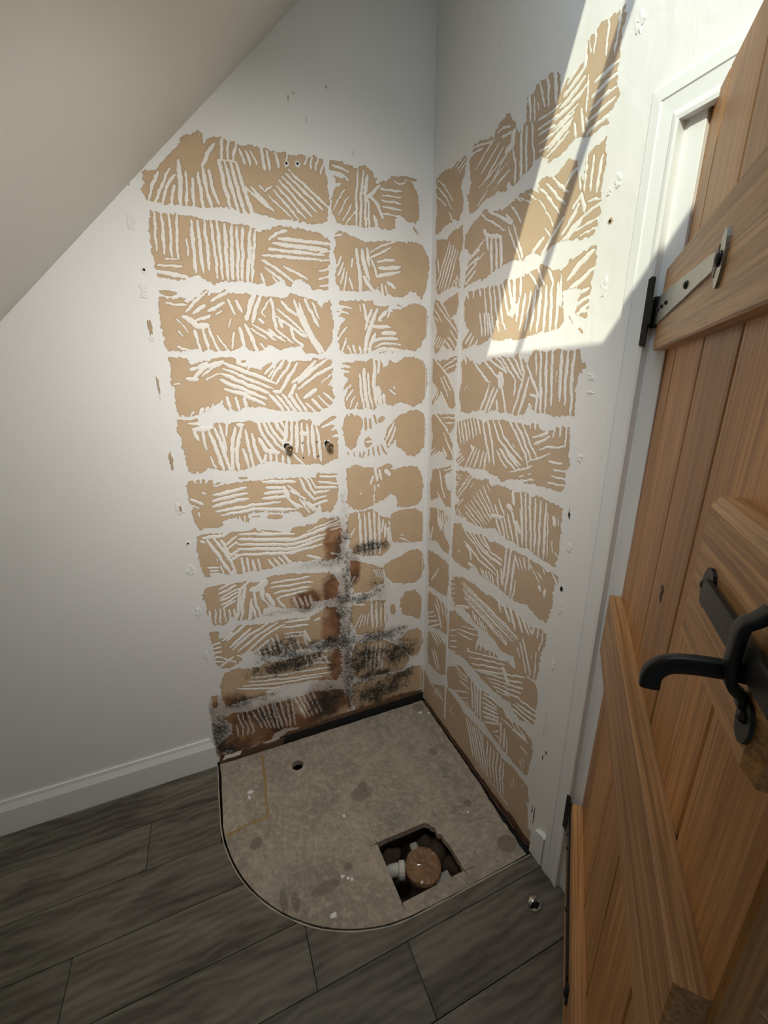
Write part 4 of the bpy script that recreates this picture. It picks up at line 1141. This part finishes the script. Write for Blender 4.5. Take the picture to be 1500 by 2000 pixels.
P 225 1984 261 2008 297 2015 317 2023 378 2003 403 1995 444 1998 460 2005 481 2011 507 2010 550 1986 542 2010 570 2014 603 2004 646 2022 668 2008 672 1986 695 1959 698 2008 746 2017 752 1957 747 1927 755 1902 752 1880 749 1855 737 1840 702 1842 668 1851 647 1854 616 1851 580 1842 542 1861 512 1849 467 1857 420 1850 382 1848 342 1834 299 1840 230 1833 234 1881 262 1921 220 1955
L 6.1 296 2023 354 1983 428 1939
L 7.0 344 2014 392 1985 456 1946
L 10.0 330 1955 411 1929
L 11.4 322 1972 338 1946 348 1914
L 6.0 444 1995 464 1972 490 1940
L 6.0 423 1979 455 1953
L 4.0 482 2001 528 1970
L 3.5 470 2008 489 1986
L 7.0 459 1942 484 1899 509 1856
L 5.9 436 1945 461 1905 498 1856
W 3 11.6 362 1939 375 1846 407 1933 417 1844
L 7.0 325 1942 269 1919
W 4 7.3 228 1902 305 1925 234 1841 289 1869
L 5.6 335 1910 279 1890
L 6.3 546 2003 586 1965 633 1915
L 6.5 577 1997 613 1961 648 1930
L 5.7 593 2008 620 1976 653 1953
L 4.4 555 1967 586 1933 614 1898
L 4.9 586 1898 608 1877
L 4.0 514 1996 542 1974
W 2 8.9 548 1856 584 1880 578 1839 644 1904
L 7.4 642 1970 667 1990
L 6.2 682 1969 690 1945
W 3 7.1 701 1936 700 2008 734 1922 741 1986
L 13.0 648 1848 678 1868 703 1885
W 3 8.3 649 1868 685 1902 675 1913 695 1933
L 7.7 703 1887 755 1899
L 5.9 691 1864 750 1872
L 3.9 705 1849 753 1854
L 8.0 695 1935 708 1899
L 5.5 718 1912 754 1907
P 233 1796 263 1819 331 1810 419 1804 443 1810 485 1805 529 1806 544 1812 588 1818 643 1793 657 1784 659 1775 661 1786 680 1802 711 1809 755 1817 758 1781 752 1727 753 1673 737 1672 715 1687 722 1718 723 1736 690 1739 668 1743 675 1696 682 1677 673 1653 640 1653 601 1654 538 1647 403 1653 388 1662 333 1643 294 1650 238 1638 227 1665 258 1696 238 1741
W 3 9.1 247 1826 254 1792 316 1813 322 1792
W 6 9.3 341 1812 376 1675 455 1808 483 1725
L 8.4 325 1741 341 1675
L 8.3 347 1738 360 1673
L 10.3 371 1730 391 1666
L 6.7 410 1706 427 1677
L 5.8 437 1702 458 1677
L 11.9 482 1806 486 1749 485 1707
L 9.9 507 1804 513 1758
L 9.5 508 1752 504 1697
L 24.3 472 1716 505 1732
W 7 9.3 532 1758 519 1667 652 1764 659 1651
L 6.8 541 1810 557 1790 581 1763
L 6.9 571 1816 587 1790 605 1768
L 6.9 612 1800 630 1775 634 1762
L 7.1 659 1775 665 1707
W 4 9.6 227 1669 266 1699 295 1637 316 1661
L 12.3 682 1764 704 1783 746 1809
L 11.3 686 1740 720 1753 752 1769
L 8.6 705 1724 747 1731
L 8.6 717 1702 750 1714
L 7.2 724 1680 749 1699
L 6.3 719 1683 747 1685
T 1 4.0 694 1684 715 1660
T 1 5.0 733 1652 747 1638
P 231 1599 255 1617 309 1592 335 1587 372 1592 401 1601 446 1601 489 1599 524 1606 550 1589 566 1579 582 1608 602 1609 746 1601 752 1567 765 1571 768 1553 748 1548 746 1518 750 1446 701 1441 655 1444 616 1445 610 1451 581 1463 565 1436 545 1435 498 1439 465 1441 418 1446 394 1434 355 1443 275 1428 245 1434 225 1490 239 1549
L 8.4 243 1621 261 1594
L 6.5 276 1615 281 1600
L 4.4 257 1510 270 1521
L 9.0 309 1592 344 1561 391 1531
L 4.9 372 1535 409 1531
L 8.2 363 1592 405 1566 448 1534
L 6.6 383 1602 427 1579 479 1555
L 6.4 412 1607 448 1585 479 1557
L 7.2 446 1601 482 1570 523 1533
L 7.9 471 1603 503 1572 543 1536
L 7.3 499 1601 523 1574 546 1548
L 9.5 527 1602 543 1574 555 1551
L 24.9 446 1554 456 1517
L 10.5 397 1524 378 1477 353 1439
L 10.2 422 1514 402 1478 376 1429
L 9.9 440 1510 420 1475 400 1438
L 9.5 459 1517 475 1476 488 1435
L 8.2 521 1530 521 1510 518 1494
L 9.8 555 1548 538 1491 519 1440
L 10.5 576 1538 563 1491 545 1438
L 7.9 564 1573 591 1529 623 1486
L 9.7 586 1495 610 1486
L 10.1 438 1475 447 1447
L 11.5 585 1466 596 1457
L 7.0 595 1598 601 1550
L 10.3 611 1609 622 1525 634 1446
L 9.2 632 1607 642 1525 652 1447
L 9.7 653 1605 662 1525 669 1469
L 4.0 677 1556 678 1530
L 10.1 686 1603 692 1536 696 1481
L 9.8 706 1601 710 1535 715 1473
L 10.2 726 1600 730 1524 739 1440
L 8.0 595 1532 613 1495 616 1445
P 218 1392 262 1403 325 1415 385 1407 415 1413 467 1420 511 1416 568 1413 588 1408 608 1419 629 1417 640 1399 667 1392 682 1403 697 1413 719 1415 740 1414 746 1397 747 1341 758 1324 745 1307 746 1276 746 1248 688 1245 595 1242 584 1251 522 1238 489 1224 464 1239 427 1240 401 1251 348 1241 291 1240 245 1233 220 1255 248 1293 223 1324
W 7 8.3 225 1392 250 1319 342 1416 363 1363
L 11.1 372 1410 394 1351 423 1278
L 10.8 400 1412 428 1347 448 1274
L 9.3 427 1414 463 1355 524 1315 574 1291
L 8.2 453 1419 484 1368 544 1325 582 1306
L 8.4 506 1419 554 1365 584 1331 603 1296
L 9.0 535 1414 579 1364 615 1311
L 7.8 564 1409 598 1366 632 1326
L 4.7 530 1351 542 1339
W 5 8.3 283 1239 334 1317 397 1250 402 1302
L 12.0 313 1318 328 1304
L 8.2 458 1317 482 1291 507 1271
L 10.0 472 1326 510 1295 550 1276
L 8.0 495 1326 531 1302 565 1282
W 4 6.2 219 1272 241 1288 230 1234 281 1268
L 6.0 602 1306 646 1324 683 1339
L 6.3 527 1262 575 1277 622 1296
L 4.2 573 1256 588 1262
L 4.1 606 1271 620 1277
L 7.2 611 1376 667 1394
L 10.1 623 1359 673 1384
L 6.2 643 1345 672 1355 728 1365
L 6.1 732 1366 730 1410
L 6.5 689 1385 690 1410
L 6.3 711 1391 709 1414
W 3 7.2 592 1418 598 1402 637 1421 639 1406
L 6.9 684 1319 727 1319
L 5.6 702 1299 746 1303
L 5.7 698 1280 749 1283
L 6.4 688 1260 748 1264
L 6.8 579 1246 632 1257
P 222 1211 257 1218 296 1226 336 1206 385 1208 418 1222 443 1199 463 1208 504 1215 540 1206 568 1206 595 1212 634 1209 670 1217 691 1208 725 1207 747 1204 751 1154 752 1124 752 1076 750 1035 720 1032 691 1034 661 1039 643 1048 598 1042 544 1044 507 1050 474 1064 425 1045 377 1038 332 1040 291 1044 235 1040 225 1075 265 1109 229 1121 233 1166
L 6.3 239 1127 277 1171 317 1211
L 6.3 244 1112 289 1158 330 1208
L 4.4 327 1172 340 1184
L 6.3 246 1084 279 1113
W 4 4.1 223 1200 265 1200 223 1160 247 1165
W 5 5.7 231 1043 247 1072 313 1034 298 1050
W 7 6.4 297 1094 413 1041 393 1188 475 1104
L 6.6 299 1074 377 1038
L 5.2 416 1200 436 1180
L 8.4 465 1141 496 1103
L 9.2 484 1163 515 1122
L 17.4 453 1098 506 1109
L 17.4 529 1154 551 1149
W 5 9.2 479 1091 507 1050 549 1145 593 1041
L 12.4 550 1205 558 1164
L 5.6 586 1159 611 1050
W 6 8.2 584 1210 613 1051 688 1201 699 1037
L 4.6 701 1180 714 1043
L 11.4 720 1172 728 1149
L 4.6 726 1100 732 1069
L 4.7 741 1072 746 1068
L 3.6 737 1178 741 1150
L 14.3 577 1113 595 1082
L 6.0 621 1209 626 1172
P 223 999 273 1018 295 996 329 999 380 1007 415 1019 452 1005 484 1016 506 1013 537 1017 558 1014 592 1016 620 1016 660 1015 698 1014 724 1005 738 1015 762 1009 765 988 752 976 752 947 755 926 742 851 705 845 658 865 612 853 578 850 546 854 507 862 444 857 406 865 378 886 335 852 257 846 218 857 220 942
L 8.7 302 994 358 968 411 940 504 915
L 8.1 329 1003 383 973 434 952 525 943
L 7.5 355 1003 408 974 457 954 524 950
L 7.0 386 1009 431 982 467 969 523 962
L 8.0 410 1014 455 979
L 6.2 455 972 523 964
L 8.5 299 956 347 940 401 916 497 899
L 11.1 313 944 342 930 351 900
L 16.3 339 879 393 868
W 5 7.9 410 887 432 856 475 891 490 859
L 10.2 504 915 515 862
L 8.7 524 931 532 882
L 10.8 543 1015 540 949 535 876
L 10.5 563 1015 557 937 551 856
L 11.2 584 1002 578 928 577 857
L 7.2 597 919 588 845
W 4 6.6 584 999 608 963 643 1012 652 981
L 5.4 654 996 678 976 702 956
L 5.2 685 989 704 977
L 5.2 703 1012 714 995
L 10.5 698 949 703 935
L 10.0 721 948 720 925
L 6.6 739 1009 758 985
L 7.6 267 906 271 899
L 14.7 532 1022 543 1015
P 223 765 291 803 324 806 374 816 411 806 457 801 484 814 516 808 538 797 571 811 599 815 628 809 655 807 686 801 705 809 724 816 744 812 746 774 732 728 734 684 729 631 678 626 638 616 619 652 572 636 529 647 495 658 444 652 388 657 361 671 301 673 260 652 228 689
W 8 6.5 299 790 642 733 318 720 578 671
L 5.2 290 807 330 808 374 808
L 9.1 519 809 540 776
W 6 5.1 209 754 251 773 224 651 259 669
L 14.2 555 802 586 765
L 13.6 580 815 616 753
L 13.3 609 816 647 761
L 11.9 636 814 675 770
L 9.6 662 815 686 780
L 7.6 693 808 692 780
L 7.2 713 810 711 782
L 6.3 732 808 730 774 725 740
L 8.8 652 742 678 695 699 634
L 7.9 644 719 663 678 680 628
L 6.2 714 726 717 679 717 632
L 3.4 696 710 697 696
L 7.6 545 688 582 675
L 6.9 468 694 518 692
L 6.2 633 698 648 668
W 5 10.6 379 693 400 664 464 683 478 652
L 13.4 267 660 359 699
P 219 612 262 635 319 626 390 633 415 631 424 603 415 568 444 586 479 588 533 610 561 594 594 616 624 611 669 631 688 619 730 625 742 583 742 509 738 472 700 458 679 443 634 449 627 471 582 456 528 447 458 446 420 453 353 457 312 452 254 428 223 432 217 523
W 5 5.9 225 521 282 557 239 423 283 447
L 6.9 289 565 418 609
L 5.8 314 593 415 631
L 6.6 290 548 389 573
L 6.0 355 516 375 520
W 4 8.4 356 504 575 607 407 453 586 556
L 6.8 432 458 511 502 588 538
W 4 6.6 491 470 595 527 549 459 619 490
W 5 8.1 596 563 678 608 594 486 669 521
L 20.8 574 575 604 534
W 4 8.5 665 511 748 527 629 453 739 469
W 6 8.8 431 599 417 548 532 614 550 598
P 218 328 278 380 325 412 366 397 393 394 449 388 478 402 527 416 566 410 596 415 638 402 687 422 741 410 747 363 743 328 736 252 661 245 626 247 584 249 550 252 522 257 486 265 450 256 411 264 385 257 330 259 287 254 236 234 218 270
L 7.7 267 381 321 377 374 380
L 7.0 301 359 336 357 376 368
L 8.1 324 334 384 343
L 6.4 280 253 328 286 386 320
L 4.4 337 260 385 298
L 8.5 371 268 391 266
W 4 12.5 399 398 417 269 458 395 471 256
L 9.7 479 390 528 408 571 410
W 6 10.2 475 370 557 394 491 273 585 335
L 9.6 594 413 643 398
W 2 7.6 588 373 723 382 606 398 643 398
L 7.5 644 391 682 386 718 385
L 8.2 665 410 689 401 713 392
L 6.7 694 343 724 338
L 9.8 589 351 593 305 591 252
L 9.5 610 341 612 255
L 7.0 624 313 631 244
L 6.6 553 277 578 303
L 5.5 565 270 581 276
W 3 4.8 695 283 712 256 706 303 716 300
P 221 227 260 223 326 218 363 200 415 212 466 216 513 223 554 221 593 218 625 208 669 227 712 223 740 220 760 169 745 150 759 108 774 28 688 30 633 48 555 44 458 37 357 17 233 28 223 61
W 6 10.6 377 193 443 48 466 216 543 50
L 8.1 490 219 500 146
L 8.3 524 206 524 147 539 92
L 8.6 545 199 543 134 559 62
L 8.5 564 200 564 127 583 60
L 8.7 585 211 583 129 603 54
L 8.4 607 207 606 126 622 49
L 7.2 624 198 622 121 637 61
L 4.7 679 183 682 151
L 4.0 667 161 669 138
L 4.9 268 155 257 121
L 4.8 281 131 275 111
L 4.6 719 205 720 194
P 4 40 4 6 780 6 785 60 700 34 560 40 400 34 300 60 200 40 100 52
"""
H0 = 2231.4
def vnoise(u, v, cell, seed):
    """smooth lattice value noise on mm coordinates, -1..1"""
    rs = np.random.RandomState(seed); L = rs.rand(512, 512) * 2 - 1
    x, y = u / cell + 40, v / cell + 40; i, j = np.floor(x).astype(int), np.floor(y).astype(int); fx, fy = x - i, y - j
    fx, fy = fx * fx * (3 - 2 * fx), fy * fy * (3 - 2 * fy); i0, i1, j0, j1 = i % 512, (i + 1) % 512, j % 512, (j + 1) % 512
    return (L[i0, j0] * (1 - fx) + L[i1, j0] * fx) * (1 - fy) + (L[i0, j1] * (1 - fx) + L[i1, j1] * fx) * fy
def seg_dist(U, V, a, b):
    d = b - a; l2 = max(d @ d, 1e-6); t = np.clip(((U - a[0]) * d[0] + (V - a[1]) * d[1]) / l2, 0, 1)
    return np.hypot(U - a[0] - t * d[0], V - a[1] - t * d[1]), t
def field(wall, umax, vmin, vmax, ST):
    us = np.arange(0, umax + ST, ST); vs_ = np.arange(vmin, vmax + ST, ST)
    U, V = np.meshgrid(us, vs_); F = np.full(U.shape, -30.0); Hull = np.full(U.shape, -30.0)
    DU, DV = vnoise(U, V, 26, 11) * 2.2 + vnoise(U, V, 9, 12) * 1.3, vnoise(U, V, 26, 13) * 2.2 + vnoise(U, V, 9, 14) * 1.3
    UU, VV = U + DU, V + DV
    EN = vnoise(U, V, 8, 21) * 3.4 + vnoise(U, V, 4.5, 22) * 2.0
    if wall == 'b': EN = EN * (1 + 1.9 * np.exp(-((U - 385) / 55) ** 2) * (V < 1080))
    def win(pts, m):
        lo, hi = pts.min(0) - m, pts.max(0) + m
        return slice(max(0, int((lo[1] - vmin) / ST)), max(0, int((hi[1] - vmin) / ST) + 2)), slice(max(0, int(lo[0] / ST)), max(0, int(hi[0] / ST) + 2))
    def stroke(pts, w_, sign):
        pts = pts.copy(); d0, d1 = pts[0] - pts[1], pts[-1] - pts[-2]
        if sign < 0: pts[0] = pts[0] + d0 / max(1e-3, np.hypot(*d0)) * 3.0; pts[-1] = pts[-1] + d1 / max(1e-3, np.hypot(*d1)) * 3.0
        sl_ = win(pts, w_ + 6); uu, vv = UU[sl_], VV[sl_]
        if uu.size == 0: return
        ls = np.hypot(*(pts[1:] - pts[:-1]).T); tot = ls.sum(); acc = 0; best = np.full(uu.shape, -1e3)
        for k in range(len(pts) - 1):
            dd, t = seg_dist(uu, vv, pts[k], pts[k + 1]); g = (acc + t * ls[k]) / max(tot, 1e-6); acc += ls[k]
            r = w_ / 2 * (.30 + .78 * np.sqrt(np.clip(1 - np.abs(2 * g - 1) ** 3.0, 0, 1)))
            best = np.maximum(best, r - dd)
        if sign < 0: F[sl_] = np.minimum(F[sl_], -best)
        else: F[sl_] = np.maximum(F[sl_], best); Hull[sl_] = np.maximum(Hull[sl_], best)
    cur = None
    for ln_ in TRACE.split('\n'):
        t = ln_.split()
        if not t: continue
        if t[0] == 'V': cur = t[1]; continue
        if cur != wall: continue
        if t[0] == 'P':
            q = np.array(list(map(float, t[1:]))).reshape(-1, 2); sl_ = win(q, 14); uu, vv = UU[sl_], VV[sl_]
            if uu.size == 0: continue
            dm = np.full(uu.shape, 1e3); ins = np.zeros(uu.shape, bool)
            for k in range(len(q)):
                a, b_ = q[k], q[(k + 1) % len(q)]; dd, _ = seg_dist(uu, vv, a, b_); dm = np.minimum(dm, dd)
                if a[1] != b_[1]: ins ^= ((a[1] > vv) != (b_[1] > vv)) & (uu < (b_[0] - a[0]) * (vv - a[1]) / (b_[1] - a[1]) + a[0])
            sd = np.where(ins, dm, -dm) + np.where(dm < 9, EN[sl_], 0); F[sl_] = np.maximum(F[sl_], sd); Hull[sl_] = np.maximum(Hull[sl_], sd)
        elif t[0] == 'L':
            stroke(np.array(list(map(float, t[2:]))).reshape(-1, 2), float(t[1]), -1)
        else:
            n_ = int(t[1]); w_ = float(t[2]); q = np.array(list(map(float, t[3:]))).reshape(-1, 2)
            if len(q) < 4: q = np.concatenate([q[:2], q[:2]])
            for k in range(n_):
                f = k / max(1, n_ - 1); a = q[0] + (q[2] - q[0]) * f; b_ = q[1] + (q[3] - q[1]) * f
                a = a + np.array([rnd.uniform(-2, 2), rnd.uniform(-2, 2)]); b_ = b_ + np.array([rnd.uniform(-2, 2), rnd.uniform(-2, 2)])
                stroke(np.array([a, (a + b_) / 2 + rnd.uniform(-1.5, 1.5), b_]), w_ * rnd.uniform(.8, 1.15), -1 if t[0] == 'W' else 1)
    rag = vnoise(U, V, 5.5, 5) * 1.1 + vnoise(U, V, 3.2, 6) * .6
    F = F + rag * (F < 6)
    return us, vs_, U, V, F, Hull
# marching squares over one window of the field -> polygons of the region F > 0
CASES = {1: [(0, 'a', 'd')], 2: [(1, 'b', 'a')], 3: [(0, 1, 'b', 'd')], 4: [(2, 'c', 'b')], 6: [('a', 1, 2, 'c')], 7: [(0, 1, 2, 'c', 'd')], 8: [(3, 'd', 'c')], 9: [(0, 'a', 'c', 3)],
         11: [(0, 1, 'b', 'c', 3)], 12: [('b', 2, 3, 'd')], 13: [(0, 'a', 'b', 2, 3)], 14: [('a', 1, 2, 3, 'd')], 15: [(0, 1, 2, 3)], 5: [(0, 'a', 'd'), (2, 'c', 'b')], 10: [(1, 'b', 'a'), (3, 'd', 'c')]}
def march(U, V, A, extra):
    """returns 2-D verts, faces, interpolated extra values"""
    h, w_ = A.shape; ins = A > 0; idx = -np.ones(A.shape, int); out_u, out_v, out_e = [U[ins]], [V[ins]], [extra[ins]]; idx[ins] = np.arange(ins.sum()); n_ = int(ins.sum())
    def cross(sa, sb):
        nonlocal n_
        a, b_ = A[sa], A[sb]; m = (a > 0) != (b_ > 0); t = np.where(m, a / np.where(a - b_ == 0, 1, a - b_), 0); k = -np.ones(a.shape, int); k[m] = n_ + np.arange(m.sum()); n_ += int(m.sum())
        out_u.append((U[sa] + (U[sb] - U[sa]) * t)[m]); out_v.append((V[sa] + (V[sb] - V[sa]) * t)[m]); out_e.append((extra[sa] + (extra[sb] - extra[sa]) * t)[m] * 0); return k
    S = slice
    EH = cross((S(None), S(0, -1)), (S(None), S(1, None))); EV = cross((S(0, -1), S(None)), (S(1, None), S(None)))
    c = {0: idx[:-1, :-1], 1: idx[:-1, 1:], 2: idx[1:, 1:], 3: idx[1:, :-1], 'a': EH[:-1, :], 'c': EH[1:, :], 'd': EV[:, :-1], 'b': EV[:, 1:]}
    code = ins[:-1, :-1] * 1 + ins[:-1, 1:] * 2 + ins[1:, 1:] * 4 + ins[1:, :-1] * 8; faces = []
    for k, polys in CASES.items():
        m = code == k
        if not m.any(): continue
        for p in polys: faces.extend(np.stack([c[x][m] for x in p], 1).tolist())
    return np.concatenate(out_u), np.concatenate(out_v), np.concatenate(out_e), faces
def skin_wall(wall, parent, umax, vmin, vmax, split, mtan):
    ST = 2.5; us, vs_, U, V, F, Hull = field(wall, umax, vmin, vmax, ST)
    rows = [vmax + 50] + [H0 - 200 * k for k in range(1, 11)] + [vmin - 50]
    for k in range(11):
        j1, j0 = min(len(vs_) - 1, max(0, int(round((rows[k] - vmin) / ST)))), max(0, int(round((rows[k + 1] - vmin) / ST)))
        for u0, u1 in ((0, split), (split, umax)):
            i0, i1 = int(round(u0 / ST)), int(round(u1 / ST)); s_ = (slice(j0, j1 + 1), slice(i0, i1 + 1))
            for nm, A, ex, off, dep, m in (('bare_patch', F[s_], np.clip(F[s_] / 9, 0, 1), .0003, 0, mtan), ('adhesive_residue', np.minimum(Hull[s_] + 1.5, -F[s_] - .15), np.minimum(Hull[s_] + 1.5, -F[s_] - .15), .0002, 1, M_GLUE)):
                u, v, e, fs_ = march(U[s_], V[s_], A, ex)
                if len(fs_) < 4: continue
                hgt = off + (np.clip(e / 3.0, 0, 1) * .0011 if dep else 0 * e)
                if wall == 'b': co = np.stack([-u / 1000, -hgt, v / 1000], 1)
                else: co = np.stack([-hgt, -u / 1000, v / 1000], 1); fs_ = [f[::-1] for f in fs_]
                fs_ = [f[::-1] for f in fs_]
                me = bpy.data.meshes.new(nm); me.from_pydata(co.tolist(), [], fs_); me.update()
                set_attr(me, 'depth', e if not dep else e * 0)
                if wall == 'b': stain_attrs(me)
                o = link(nm, me, m, parent, True)
                if dep: o['kind'] = 'stuff'
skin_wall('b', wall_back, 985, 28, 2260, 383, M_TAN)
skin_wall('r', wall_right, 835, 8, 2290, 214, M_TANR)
